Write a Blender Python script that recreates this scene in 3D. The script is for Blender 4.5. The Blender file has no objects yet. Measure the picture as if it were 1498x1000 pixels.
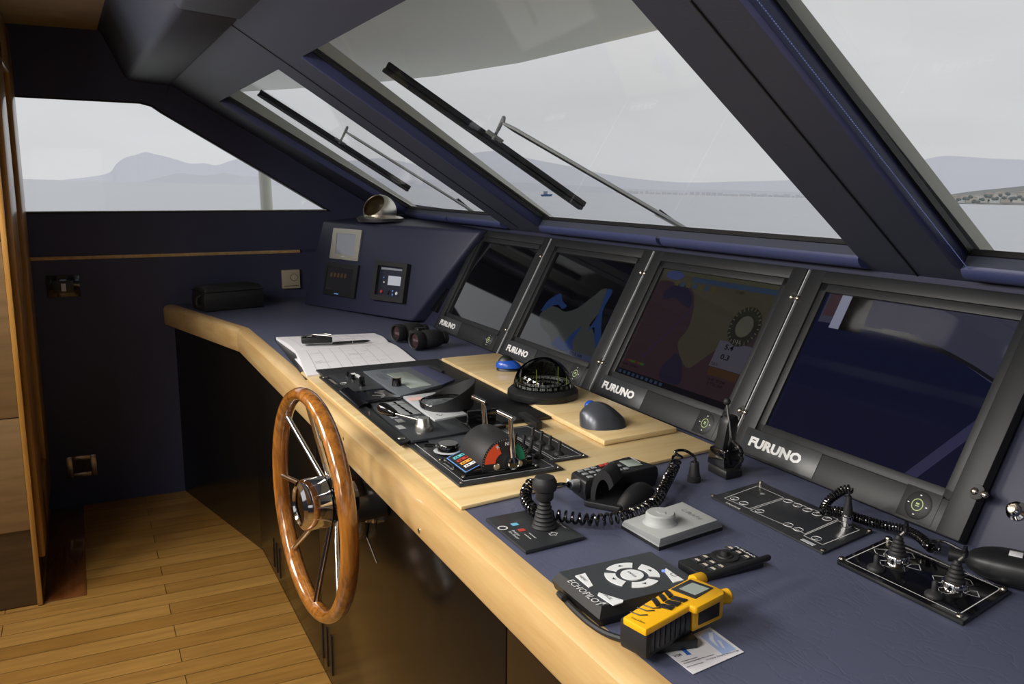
import bpy, bmesh, math, random
from mathutils import Vector, Matrix
random.seed(4)
PI = math.pi
sc = bpy.context.scene
COL = sc.collection

# ------------------------------------------------------------------ camera model
FPX, YAW, PIT, ROLL, EYE = 1262.0, 1.106, 0.182, 0.006, 1.55
CAM = Vector((0, 0, EYE))
cF = Vector((-math.sin(YAW)*math.cos(PIT), math.cos(YAW)*math.cos(PIT), -math.sin(PIT)))
_r = cF.cross(Vector((0, 0, 1))).normalized(); _u = _r.cross(cF)
cR = _r*math.cos(ROLL) + _u*math.sin(ROLL)
cU = _u*math.cos(ROLL) - _r*math.sin(ROLL)
def ray(px, py): return cF*FPX + cR*(px-749) + cU*(500-py)
def G(px, py, z):                       # point of the horizontal plane at height z
    r = ray(px, py); return CAM + r*((z-EYE)/r.z)
def PX(px, py, x):
    r = ray(px, py); return CAM + r*(x/r.x)
def PY(px, py, y):
    r = ray(px, py); return CAM + r*(y/r.y)
def PL(px, py, p0, n):
    r = ray(px, py); return CAM + r*((p0-CAM).dot(n)/r.dot(n))
def proj(P):
    d = P-CAM; z = d.dot(cF); return (749+FPX*d.dot(cR)/z, 500-FPX*d.dot(cU)/z)
def ZAT(P, py):                          # height above point P that shows at image row py
    a, b = P.z-0.5, P.z+1.2
    for _ in range(40):
        m = (a+b)/2
        if proj(Vector((P.x, P.y, m)))[1] > py: a = m
        else: b = m
    return a
cam = bpy.data.cameras.new('camera'); camo = bpy.data.objects.new('camera', cam); COL.objects.link(camo)
cam.sensor_width = 36; cam.lens = FPX/1498*36; cam.clip_start = 0.02; cam.clip_end = 30000
camo.matrix_world = Matrix(((cR.x, cU.x, -cF.x, 0), (cR.y, cU.y, -cF.y, 0), (cR.z, cU.z, -cF.z, EYE), (0, 0, 0, 1)))
sc.camera = camo

# ------------------------------------------------------------------ materials
def lin(c):
    if isinstance(c, str): c = tuple(int(c[i:i+2], 16)/255 for i in (0, 2, 4))
    return tuple(((v/12.92) if v <= .04045 else ((v+.055)/1.055)**2.4) for v in c)
def mat(name, col, rough=.5, metal=0., bump=0., bscale=60., emit=None, estr=0., spec=None, coat=0., var=0., vscale=8., stretch=(1, 1, 1), col2=None):
    m = bpy.data.materials.new(name); m.use_nodes = True
    nt = m.node_tree; b = nt.nodes['Principled BSDF']
    c = (*lin(col), 1)
    b.inputs['Base Color'].default_value = c
    b.inputs['Roughness'].default_value = rough; b.inputs['Metallic'].default_value = metal
    if spec is not None: b.inputs['Specular IOR Level'].default_value = spec
    if coat: b.inputs['Coat Weight'].default_value = coat; b.inputs['Coat Roughness'].default_value = .08
    if emit: b.inputs['Emission Color'].default_value = (*lin(emit), 1); b.inputs['Emission Strength'].default_value = estr
    if bump or col2:
        tc = nt.nodes.new('ShaderNodeTexCoord'); mp = nt.nodes.new('ShaderNodeMapping'); mp.inputs['Scale'].default_value = stretch
        nt.links.new(tc.outputs['Object'], mp.inputs['Vector'])
    if bump:
        n = nt.nodes.new('ShaderNodeTexNoise'); n.inputs['Scale'].default_value = bscale; n.inputs['Detail'].default_value = 4
        nt.links.new(mp.outputs[0], n.inputs['Vector'])
        bp = nt.nodes.new('ShaderNodeBump'); bp.inputs['Strength'].default_value = bump; bp.inputs['Distance'].default_value = .003
        nt.links.new(n.outputs['Fac'], bp.inputs['Height']); nt.links.new(bp.outputs[0], b.inputs['Normal'])
    if col2:
        n = nt.nodes.new('ShaderNodeTexNoise'); n.inputs['Scale'].default_value = vscale; n.inputs['Detail'].default_value = 6; n.inputs['Roughness'].default_value = .6
        nt.links.new(mp.outputs[0], n.inputs['Vector'])
        r = nt.nodes.new('ShaderNodeValToRGB'); r.color_ramp.elements[0].position = .35; r.color_ramp.elements[1].position = .65
        r.color_ramp.elements[0].color = c; r.color_ramp.elements[1].color = (*lin(col2), 1)
        nt.links.new(n.outputs['Fac'], r.inputs[0]); nt.links.new(r.outputs[0], b.inputs['Base Color'])
    return m
M = {}
def leather(name, col, rough=.42, wr=.5):
    m = mat(name, col, rough, spec=.4); nt = m.node_tree; b = nt.nodes['Principled BSDF']
    tc = nt.nodes.new('ShaderNodeTexCoord')
    n1 = nt.nodes.new('ShaderNodeTexNoise'); n1.inputs['Scale'].default_value = 420; n1.inputs['Detail'].default_value = 3
    mp = nt.nodes.new('ShaderNodeMapping'); mp.inputs['Rotation'].default_value = (0, 0, .5)
    mp.inputs['Scale'].default_value = (1, 2.2, 1)
    n2 = nt.nodes.new('ShaderNodeTexNoise'); n2.inputs['Scale'].default_value = 9; n2.inputs['Detail'].default_value = 5; n2.inputs['Distortion'].default_value = 1.6
    rr = nt.nodes.new('ShaderNodeValToRGB'); e = rr.color_ramp.elements
    e[0].position = .47; e[0].color = (1, 1, 1, 1); e[1].position = .5; e[1].color = (.2, .2, .2, 1); k = e.new(.53); k.color = (1, 1, 1, 1)
    ma = nt.nodes.new('ShaderNodeMath'); ma.operation = 'MULTIPLY_ADD'; ma.inputs[1].default_value = .05
    nt.links.new(tc.outputs['Object'], n1.inputs['Vector']); nt.links.new(tc.outputs['Object'], mp.inputs[0]); nt.links.new(mp.outputs[0], n2.inputs['Vector'])
    nt.links.new(n2.outputs['Fac'], rr.inputs[0]); nt.links.new(n1.outputs['Fac'], ma.inputs[0]); nt.links.new(rr.outputs[0], ma.inputs[2])
    bp = nt.nodes.new('ShaderNodeBump'); bp.inputs['Strength'].default_value = wr; bp.inputs['Distance'].default_value = .002
    nt.links.new(ma.outputs[0], bp.inputs['Height']); nt.links.new(bp.outputs[0], b.inputs['Normal'])
    return m
def wood(name, c1, c2, rough=.3, axis='X', sc_=1., coat=.3):
    st = {'X': (1.2, 14, 14), 'Y': (14, 1.2, 14), 'Z': (14, 14, 1.2)}[axis]
    m = mat(name, c1, rough, col2=c2, vscale=2.2*sc_, stretch=st, coat=coat)
    return m
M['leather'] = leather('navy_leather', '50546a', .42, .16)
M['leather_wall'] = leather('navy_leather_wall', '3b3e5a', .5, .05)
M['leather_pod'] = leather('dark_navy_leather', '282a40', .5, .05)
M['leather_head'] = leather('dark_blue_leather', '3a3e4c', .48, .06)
M['leather_roll'] = leather('blue_leather_roll', '383e62', .4, .06)
M['maple'] = wood('pale_maple', 'd0b17c', 'bd9862', .34, 'X', coat=.25)
M['maple_top'] = wood('maple_top', 'e0c898', 'd2b47e', .38, 'Y')
M['oak'] = wood('golden_oak', 'b98a45', '9c6e30', .3, 'Z')
M['panelwood'] = wood('light_brown_veneer', '8c7250', '7d6545', .4, 'Y')
M['panelbase'] = wood('brown_veneer_base', '4a3722', '3c2c1a', .3, 'Y')
M['mahog'] = wood('mahogany', '7a4a24', '633818', .22, 'X', coat=.6)
M['teak'] = wood('varnished_teak', 'a86c2a', '74451a', .18, 'Z', 2.5, coat=1.)
M['black'] = mat('black_plastic', '17181a', .42)
M['blacksoft'] = mat('black_rubber', '1b1b1d', .6, bump=.1, bscale=300)
M['blackgloss'] = mat('black_gloss', '0b0b0d', .12, coat=.6)
M['blackpanel'] = mat('black_laminate', '14110d', .2, spec=.45)
M['plate'] = mat('dark_grey_plate', '2b2d30', .36)
M['plate2'] = mat('charcoal_plate', '33363a', .42)
M['bezel'] = mat('monitor_bezel', '1e1f21', .46, bump=.05, bscale=500, spec=.35)
M['chrome'] = mat('chrome', 'd8d8d8', .08, 1.)
M['steel'] = mat('brushed_steel', 'b9b6b0', .3, 1.)
M['cowl'] = mat('brushed_stainless', 'd2cdc4', .33, 1.)
M['nickel'] = mat('satin_nickel', 'b5ada0', .25, 1.)
M['white'] = mat('white_print', 'd8d8d8', .5)
M['whitepaint'] = mat('white_gelcoat', 'd6d6cc', .35)
M['paper'] = mat('paper', 'dcdbe0', .7)
M['ink'] = mat('ink', '5b5b68', .7)
M['silver'] = mat('silver_frame', 'a9a59b', .35, .5)
M['greyp'] = mat('grey_plastic', '85898a', .5)
M['greybox'] = mat('pale_grey_plastic', 'a3a6a5', .5)
M['greyp2'] = mat('mid_grey_face', '5d636a', .45)
M['lightpanel'] = mat('light_grey_face', 'b4b8bb', .35)
M['lcd'] = mat('lcd_screen', '8f9a92', .2)
M['beige'] = mat('beige_plastic', 'b5ab93', .5)
M['blue'] = mat('blue_plastic', '1f4fb0', .25)
M['gunmetal'] = mat('gunmetal_plastic', '4a4d55', .3, .3)
M['yellow'] = mat('yellow_plastic', 'e8ae14', .42)
M['orange'] = mat('orange_print', 'e2512a', .5)
M['green'] = mat('green_print', '178a6c', .5)
M['teal'] = mat('teal_print', '5bb0b5', .5)
M['red'] = mat('red_print', 'b03a2e', .5)
M['amber'] = mat('amber_print', 'e09a3c', .5)
M['bluep'] = mat('blue_print', '5f93d8', .5)
M['cyan'] = mat('cyan_print', '6fb4d6', .5)
M['deepblue'] = mat('deep_blue_print', '2b62b8', .5)
M['paleblue'] = mat('pale_blue_print', '9fb3dd', .5)
M['button'] = mat('backlit_white_button', 'dfe2e4', .4)
M['gasket'] = mat('black_gasket', '101012', .5)
M['lime'] = mat('lime_line', 'b9cf2f', .5)
M['screen'] = mat('screen_glass', '060609', .04, spec=.8)
def scr(name, c, e=.5, sp=.3): return mat(name, '060608', .05, emit=c, estr=(1. if e > 0 else 0), spec=sp)

# floor planks -------------------------------------------------------------
def floor_mat():
    m = bpy.data.materials.new('maple_planks'); m.use_nodes = True; nt = m.node_tree; b = nt.nodes['Principled BSDF']
    tc = nt.nodes.new('ShaderNodeTexCoord'); mp = nt.nodes.new('ShaderNodeMapping'); mp.inputs['Rotation'].default_value = (0, 0, PI/2)
    nt.links.new(tc.outputs['Object'], mp.inputs[0])
    br = nt.nodes.new('ShaderNodeTexBrick'); br.inputs['Scale'].default_value = 1; br.inputs['Brick Width'].default_value = .95; br.inputs['Row Height'].default_value = .088
    br.inputs['Mortar Size'].default_value = .0016; br.inputs['Mortar Smooth'].default_value = .1; br.offset = .43
    br.inputs['Color1'].default_value = (*lin('a37e44'), 1); br.inputs['Color2'].default_value = (*lin('8f6a34'), 1); br.inputs['Mortar'].default_value = (*lin('4a3518'), 1)
    nt.links.new(mp.outputs[0], br.inputs['Vector'])
    mp2 = nt.nodes.new('ShaderNodeMapping'); mp2.inputs['Scale'].default_value = (16, 1.4, 1); nt.links.new(tc.outputs['Object'], mp2.inputs[0])
    n = nt.nodes.new('ShaderNodeTexNoise'); n.inputs['Scale'].default_value = 3; n.inputs['Detail'].default_value = 6; nt.links.new(mp2.outputs[0], n.inputs['Vector'])
    mx = nt.nodes.new('ShaderNodeMix'); mx.data_type = 'RGBA'; mx.blend_type = 'MULTIPLY'; mx.inputs[0].default_value = .55
    rr = nt.nodes.new('ShaderNodeValToRGB'); rr.color_ramp.elements[0].color = (.62, .55, .45, 1); rr.color_ramp.elements[1].color = (1.15, 1.1, 1.0, 1)
    rr.color_ramp.elements[0].position = .3; rr.color_ramp.elements[1].position = .65
    nt.links.new(n.outputs['Fac'], rr.inputs[0]); nt.links.new(br.outputs['Color'], mx.inputs[6]); nt.links.new(rr.outputs[0], mx.inputs[7])
    nt.links.new(mx.outputs[2], b.inputs['Base Color']); b.inputs['Roughness'].default_value = .28
    bp = nt.nodes.new('ShaderNodeBump'); bp.inputs['Strength'].default_value = .35; bp.inputs['Distance'].default_value = .002; bp.invert = True
    nt.links.new(br.outputs['Fac'], bp.inputs['Height']); nt.links.new(bp.outputs[0], b.inputs['Normal'])
    return m
M['floor'] = floor_mat()
M['ceiling'] = mat('beige_brown_headliner', 'b0935e', .6, col2='94794a', vscale=3)
def glass_mat(name, tint=(1, 1, 1), refl=.9):
    m = bpy.data.materials.new(name); m.use_nodes = True; nt = m.node_tree; nt.nodes.clear()
    o = nt.nodes.new('ShaderNodeOutputMaterial'); t = nt.nodes.new('ShaderNodeBsdfTransparent'); g = nt.nodes.new('ShaderNodeBsdfGlossy')
    t.inputs[0].default_value = (*tint, 1); g.inputs['Roughness'].default_value = .01
    f = nt.nodes.new('ShaderNodeLayerWeight'); f.inputs[0].default_value = .5
    pw_ = nt.nodes.new('ShaderNodeMath'); pw_.operation = 'POWER'; pw_.inputs[1].default_value = 5
    mu = nt.nodes.new('ShaderNodeMath'); mu.operation = 'MULTIPLY_ADD'; mu.inputs[1].default_value = refl*.6; mu.inputs[2].default_value = .022*refl
    x = nt.nodes.new('ShaderNodeMixShader'); nt.links.new(f.outputs['Facing'], pw_.inputs[0]); nt.links.new(pw_.outputs[0], mu.inputs[0]); nt.links.new(mu.outputs[0], x.inputs[0])
    nt.links.new(t.outputs[0], x.inputs[1]); nt.links.new(g.outputs[0], x.inputs[2]); nt.links.new(x.outputs[0], o.inputs[0])
    return m
M['glass'] = glass_mat('window_glass', (.985, .99, .985), .7)
M['domeglass'] = glass_mat('clear_dome', (.8, .82, .8), 1.)
M['smokedome'] = glass_mat('smoked_dome', (.5, .52, .5), 1.3)

# ------------------------------------------------------------------ mesh builder
def TR(v): return Matrix.Translation(Vector(v))
def frame(o, x, y, z=None):              # matrix with given origin and axes
    x = Vector(x).normalized(); y = Vector(y); y = (y - x*y.dot(x)).normalized(); z = x.cross(y)
    return Matrix(((x.x, y.x, z.x, o[0]), (x.y, y.y, z.y, o[1]), (x.z, y.z, z.z, o[2]), (0, 0, 0, 1)))
def zframe(o, z, xh=(1, 0, 0)):
    z = Vector(z).normalized(); xh = Vector(xh)
    if abs(z.dot(xh.normalized())) > .95: xh = Vector((0, 1, 0))
    x = (xh - z*xh.dot(z)).normalized(); y = z.cross(x)
    return Matrix(((x.x, y.x, z.x, o[0]), (x.y, y.y, z.y, o[1]), (x.z, y.z, z.z, o[2]), (0, 0, 0, 1)))
class MB:
    def __init__(s): s.v = []; s.f = []; s.mi = []
    def add(s, vs, fs, T=None, mi=0):
        k = len(s.v)
        for p in vs:
            p = Vector(p); s.v.append(T @ p if T else p)
        for f in fs: s.f.append([i+k for i in f]); s.mi.append(mi)
        return s
    def _bev(s, vs, fs, T, mi, bev, seg=2):
        bm = bmesh.new(); b = [bm.verts.new(p) for p in vs]
        for f in fs: bm.faces.new([b[i] for i in f])
        bmesh.ops.recalc_face_normals(bm, faces=bm.faces)
        bmesh.ops.bevel(bm, geom=bm.edges[:], offset=bev, segments=seg, profile=.5, affect='EDGES', clamp_overlap=True)
        bm.verts.index_update()
        s.add([v.co.copy() for v in bm.verts], [[v.index for v in f.verts] for f in bm.faces], T, mi); bm.free(); return s
    def box(s, x0, x1, y0, y1, z0, z1, T=None, mi=0, bev=0, seg=2):
        vs = [(x0, y0, z0), (x1, y0, z0), (x1, y1, z0), (x0, y1, z0), (x0, y0, z1), (x1, y0, z1), (x1, y1, z1), (x0, y1, z1)]
        fs = [[0, 3, 2, 1], [4, 5, 6, 7], [0, 1, 5, 4], [1, 2, 6, 5], [2, 3, 7, 6], [3, 0, 4, 7]]
        return s._bev(vs, fs, T, mi, bev, seg) if bev else s.add(vs, fs, T, mi)
    def loft(s, rings, T=None, mi=0, closed=True, caps=True, bev=0):
        n = len(rings[0]); vs = [p for r in rings for p in r]; fs = []
        for i in range(len(rings)-1):
            for j in range(n if closed else n-1):
                a = i*n+j; b = i*n+(j+1) % n; fs.append([a, b, b+n, a+n])
        if caps and closed: fs.append(list(range(n))[::-1]); fs.append([(len(rings)-1)*n+j for j in range(n)])
        return s._bev(vs, fs, T, mi, bev) if bev else s.add(vs, fs, T, mi)
    def prism(s, poly, z0, z1, T=None, mi=0, bev=0, inset=0):
        p = [(q[0], q[1]) for q in poly]
        a = sum(p[i][0]*p[(i+1) % len(p)][1]-p[(i+1) % len(p)][0]*p[i][1] for i in range(len(p)))
        if a < 0: p = p[::-1]
        q = p
        if inset:
            cx = sum(t[0] for t in p)/len(p); cy = sum(t[1] for t in p)/len(p)
            q = [(cx+(t[0]-cx)*(1-inset), cy+(t[1]-cy)*(1-inset)) for t in p]
        return s.loft([[(x, y, z0) for x, y in p], [(x, y, z1) for x, y in q]], T, mi, bev=bev)
    def lathe(s, prof, T=None, mi=0, n=28, sx=1, sy=1):
        vs = []; fs = []; idx = []
        for r, z in prof:
            if r < 1e-6: idx.append([len(vs)]); vs.append((0, 0, z))
            else: idx.append(list(range(len(vs), len(vs)+n))); vs += [(r*sx*math.cos(2*PI*k/n), r*sy*math.sin(2*PI*k/n), z) for k in range(n)]
        for a, b in zip(idx, idx[1:]):
            for k in range(n):
                k2 = (k+1) % n
                if len(a) == 1 and len(b) == 1: continue
                if len(a) == 1: fs.append([a[0], b[k2], b[k]][::-1] if False else [a[0], b[k], b[k2]][::-1])
                elif len(b) == 1: fs.append([a[k], a[k2], b[0]])
                else: fs.append([a[k], a[k2], b[k2], b[k]])
        return s.add(vs, fs, T, mi)
    def cyl(s, r, z0, z1, T=None, mi=0, n=24, b=0):
        pr = [(0, z0), (r, z0), (r, z1), (0, z1)] if not b else [(0, z0), (r-b, z0), (r, z0+b), (r, z1-b), (r-b, z1), (0, z1)]
        return s.lathe(pr, T, mi, n)
    def sph(s, r, T=None, mi=0, n=20, m=12, sz=1.):
        return s.lathe([(r*math.sin(PI*k/m), -r*sz*math.cos(PI*k/m)) for k in range(m+1)], T, mi, n)
    def tube(s, pts, r, n=10, mi=0, closed=False, T=None):
        pts = [Vector(p) for p in pts]; N = len(pts); rings = []; prev = None
        for i, p in enumerate(pts):
            t = (pts[(i+1) % N]-pts[i-1]) if closed else (pts[min(i+1, N-1)]-pts[max(i-1, 0)])
            t.normalize()
            if prev is None:
                u = t.cross(Vector((0, 0, 1)));
                if u.length < .1: u = t.cross(Vector((1, 0, 0)))
            else: u = prev - t*prev.dot(t)
            u.normalize(); prev = u; w = t.cross(u); rr = r[i] if isinstance(r, (list, tuple)) else r
            rings.append([p+u*rr*math.cos(2*PI*k/n)+w*rr*math.sin(2*PI*k/n) for k in range(n)])
        if closed: rings.append(rings[0]); return s.loft(rings, T, mi, caps=False)
        return s.loft(rings, T, mi)
    def torus(s, R, r, T=None, mi=0, n=48, m=12, sz=1):
        vs = []; fs = []
        for i in range(n):
            for j in range(m):
                a = 2*PI*i/n; b = 2*PI*j/m; vs.append(((R+r*math.cos(b))*math.cos(a), (R+r*math.cos(b))*math.sin(a), r*sz*math.sin(b)))
                i2 = (i+1) % n; j2 = (j+1) % m; fs.append([i*m+j, i2*m+j, i2*m+j2, i*m+j2])
        return s.add(vs, fs, T, mi)
    def poly(s, pts, T=None, mi=0): return s.add(pts, [list(range(len(pts)))], T, mi)
    def line(s, pts, w, T=None, mi=0, z=0, closed=False):   # thin flat printed line of width w in the local xy plane
        P = [Vector((p[0], p[1], 0)) for p in pts]
        if closed: P.append(P[0])
        for a, b in zip(P, P[1:]):
            d = (b-a)
            if d.length < 1e-6: continue
            d.normalize(); q = Vector((-d.y, d.x, 0))*w/2; e = d*w/2*.9
            s.add([(v.x, v.y, z) for v in (a-q-e, b-q+e, b+q+e, a+q-e)], [[0, 1, 2, 3]], T, mi)
        return s
    def text(s, txt, T, h, w=None, mi=0, bold=0., align='L', z=0.0003):
        cu = bpy.data.curves.new('t', 'FONT'); cu.body = txt; cu.size = 1; cu.offset = bold; cu.resolution_u = 2
        o = bpy.data.objects.new('t', cu); COL.objects.link(o)
        dg = bpy.context.evaluated_depsgraph_get(); me = bpy.data.meshes.new_from_object(o.evaluated_get(dg))
        if len(me.vertices):
            xs = [v.co.x for v in me.vertices]; ys = [v.co.y for v in me.vertices]
            x0, x1, y0, y1 = min(xs), max(xs), min(ys), max(ys); sy = h/(y1-y0); sx = (w/(x1-x0)) if w else sy
            off = {'L': 0, 'C': -(x1-x0)*sx/2}[align]
            s.add([((v.co.x-x0)*sx+off, (v.co.y-y0)*sy, z) for v in me.vertices], [list(p.vertices) for p in me.polygons], T, mi)
        bpy.data.objects.remove(o); bpy.data.meshes.remove(me); bpy.data.curves.remove(cu); return s
WM = {}
def build(mb, name, mats, parent=None, origin=None, smooth=40, **props):
    if not isinstance(mats, (list, tuple)): mats = [mats]
    mats = [M[m] if isinstance(m, str) else m for m in mats]
    me = bpy.data.meshes.new(name)
    if parent is not None: T = WM[parent.name]
    else:
        if origin is None:
            xs = [v.x for v in mb.v]; ys = [v.y for v in mb.v]; zs = [v.z for v in mb.v]
            origin = ((min(xs)+max(xs))/2, (min(ys)+max(ys))/2, min(zs))
        T = TR(origin)
    Ti = T.inverted()
    me.from_pydata([tuple(Ti @ v) for v in mb.v], [], mb.f)
    for m in mats: me.materials.append(m)
    for p, i in zip(me.polygons, mb.mi): p.material_index = i
    bm = bmesh.new(); bm.from_mesh(me); bmesh.ops.recalc_face_normals(bm, faces=bm.faces); bm.to_mesh(me); bm.free()
    if smooth:
        me.shade_smooth(); me.set_sharp_from_angle(angle=math.radians(smooth))
    o = bpy.data.objects.new(name, me); COL.objects.link(o)
    if parent is not None: o.parent = parent
    else: o.location = origin
    WM[o.name] = T
    for k, v in props.items(): o[k] = v
    return o
def thing(name, loc, label, cat, group=None):
    o = bpy.data.objects.new(name, None); COL.objects.link(o); o.location = loc; o.empty_display_size = .05
    o['label'] = label; o['category'] = cat
    if group: o['group'] = group
    WM[o.name] = TR(loc); return o
def one(mb, name, mats, label, cat, group=None, **k):
    o = build(mb, name, mats, **k); o['label'] = label; o['category'] = cat
    if group: o['group'] = group
    return o
def struct(mb, name, mats, **k):
    o = build(mb, name, mats, **k); o['kind'] = 'structure'; return o
def bez(pts, n=12):                      # Catmull-Rom through points
    P = [Vector(p) for p in pts]; P = [P[0]*2-P[1]]+P+[P[-1]*2-P[-2]]; out = []
    for i in range(1, len(P)-2):
        a, b, c, d = P[i-1:i+3]
        for k in range(n):
            t = k/n; out.append(.5*((2*b)+(c-a)*t+(2*a-5*b+4*c-d)*t*t+(3*b-a-3*c+d)*t**3))
    out.append(P[-2]); return out
def helix(path, R, turns, steps=14):
    L = [0]
    for a, b in zip(path, path[1:]): L.append(L[-1]+(b-a).length)
    tot = L[-1]; N = int(turns*steps); out = []; prev = None; j = 0
    for i in range(N+1):
        s = tot*i/N
        while j < len(L)-2 and L[j+1] < s: j += 1
        t = (s-L[j])/max(1e-9, L[j+1]-L[j]); p = path[j].lerp(path[j+1], t); d = (path[min(j+2, len(path)-1)]-path[max(j-1, 0)]).normalized()
        if prev is None: u = d.cross(Vector((0, 0, 1))).normalized()
        else: u = (prev-d*prev.dot(d)).normalized()
        prev = u; w = d.cross(u); a = 2*PI*i/steps
        rr = R if not callable(R) else R(i/N)
        out.append(p+u*rr*math.cos(a)+w*rr*math.sin(a))
    return out

XW = -4.485; Z0 = .958; ZW = .966; CEIL = 2.217; YF = .602
# ================================================================== SETTING
AFT, STB = -2.7, 1.7
b = MB(); b.box(XW-.1, STB+.1, AFT-.1, 1.3, -.1, 0); struct(b, 'floor', 'floor')
b = MB(); b.box(-4.475, -3.45, -.215, -.073, 0, .004, bev=.0015); struct(b, 'trim_2', 'mahog')
b = MB(); b.box(XW-.2, STB+.2, AFT-.2, .16, CEIL, CEIL+.06); struct(b, 'ceiling', 'ceiling')
# windshield lining plane: through y .445 z 1.992, slope, outward normal n
PN = Vector((0, .506, .8626)).normalized(); PV = Vector((0, .8626, -.506)).normalized(); PO = Vector((0, .445, 1.992))
def WP(px, py, D=0): return PL(px, py, PO+PN*D, PN)
def wv(y): return (y-.445)/PV.y           # plane coordinate for a y value on the lining
def wq(P, D=0): d = P-(PO+PN*D); return (d.x, d.dot(PV))
TW = frame(PO, (1, 0, 0), PV)            # local x = X, y = down the slope; z = x cross y
sgn = TW.to_3x3().col[2].dot(PN)          # local z direction relative to outward normal
def WS(mb, poly, d0, d1, mi=0, bev=0): mb.prism(poly, min(d0*sgn, d1*sgn), max(d0*sgn, d1*sgn), TW, mi, bev)
# port wall with the side window hole
wy, wz = -.215, 2.3
def pw(y, z): return (y, z)
TPW = Matrix(((0, 0, 1, XW), (1, 0, 0, 0), (0, 1, 0, 0), (0, 0, 0, 1)))   # local (y,z,x)
wl = [(-.292, 1.402), (1.192, 1.400), (.40, 1.872), (.36, 1.90), (.31, 1.912), (-.292, 1.918)]
b = MB()
def pwq(pts): b.prism(pts, -.12, 0, TPW)
pwq([(AFT, 0), (1.7, 0), (1.7, 1.192), (AFT, 1.192)])
pwq([(AFT, 1.203), (1.9, 1.203), (1.9, 1.40), (AFT, 1.40)])
pwq([(1.192, 1.40), (1.9, 1.40), (1.35, 1.47), (.445, 1.992+.03), (.40, 1.872)])
pwq([(.40, 1.872), (.445, 2.03), (.16, 2.3), (-.292, 2.3), (-.292, 1.918), (.31, 1.912), (.36, 1.90)])
pwq([(-.5, 1.40), (-.292, 1.40), (-.292, 2.3), (-.5, 2.3)])
pwq([(AFT, 1.95), (-.5, 1.95), (-.5, 2.3), (AFT, 2.3)]); pwq([(AFT, 1.4), (AFT+.15, 1.4), (AFT+.15, 1.95), (AFT, 1.95)])
b.box(XW-.11, XW-.006, AFT, 1.7, 1.19, 1.205)
struct(b, 'wall_port', 'leather_wall')
b = MB(); b.box(XW-.001, XW+.006, -.215, 1.02, 1.190, 1.206, bev=.002); struct(b, 'trim_1', 'maple')
b = MB(); b.prism(wl, -.07, -.062, TPW); o = struct(b, 'window_1', 'glass')
b = MB()
fr = [Vector((0, y, z)) for y, z in wl]
b.line([(y, z) for y, z in wl], .012, TPW, 0, -.004, closed=True)
pts = [(XW-.055, y, z) for y, z in wl]; b.tube(pts, .006, 6, closed=True)
build(b, 'window_seal', 'gasket', o)
b = MB(); b.tube([(XW-.02, -.285, 1.408), (XW-.02, 1.175, 1.4065)], .004, 6); b.tube([(XW-.02, -.285, 1.408), (XW-.02, -.285, 1.91)], .005, 6); build(b, 'window_bead', 'whitepaint', o, label='pale window bead')
b = MB(); b.prism([(AFT+.15, 1.4), (-.5, 1.4), (-.5, 1.95), (AFT+.15, 1.95)], -.07, -.062, TPW); struct(b, 'window_5', 'glass')

# front lining with three openings (X, distance down the slope)
def q0(px, py): return wq(WP(px, py))
y2v = lambda y: wv(y)
vt = wv(.605); vb = wv(1.452)
W1 = [(-4.145, vt), (-2.862, vt), (-3.005, vb), (-4.09, vb)]
W2 = [(-2.545, vt), (-1.075, vt), (-1.287, vb), (-2.700, vb)]
W3 = [(-.885, vt), (.45, vt), (.28, vb), (-1.060, vb)]
v_end = wv(1.53)
b = MB()
L0, R0 = XW-.02, STB
WS(b, [(L0, wv(.36)), (R0, wv(.36)), (R0, vt), (L0, vt)], 0, .037)
WS(b, [(L0, vb), (R0, vb), (R0, v_end), (L0, v_end)], 0, .037)
WS(b, [(L0, vt), W1[0], W1[3], (L0, vb)], 0, .037)
WS(b, [W1[1], W2[0], W2[3], W1[2]], 0, .037)
WS(b, [W2[1], W3[0], W3[3], W2[2]], 0, .037)
WS(b, [W3[1], (R0, vt), (R0, vb), W3[2]], 0, .037)
struct(b, 'wall_front', 'leather_head')
# seams in the lining: thin dark grooves built as narrow piping
b = MB(); 
def seam(p, q, r=.0022, mb=None):
    A = WP(*p, -.0005); B = WP(*q, -.0005); (mb or b).tube([A, B], r, 6)
seam((318, 22), (440, 107)); seam((440, 107), (757, 332)); seam((1010, 0), (1345, 406)); seam((246, 125), (340, 181)); seam((340, 181), (545, 300))
struct(b, 'trim_3', 'gasket')
b = MB()
A = WP(1108, 0, -.001); B = WP(1428, 408, -.001)
n = 150
for i in range(n):
    p = A.lerp(B, i/n); q = A.lerp(B, (i+.6)/n); b.tube([p, q], .0011, 4)
struct(b, 'trim_4', mat('blue_thread', '6f7fb8', .6))
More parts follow.
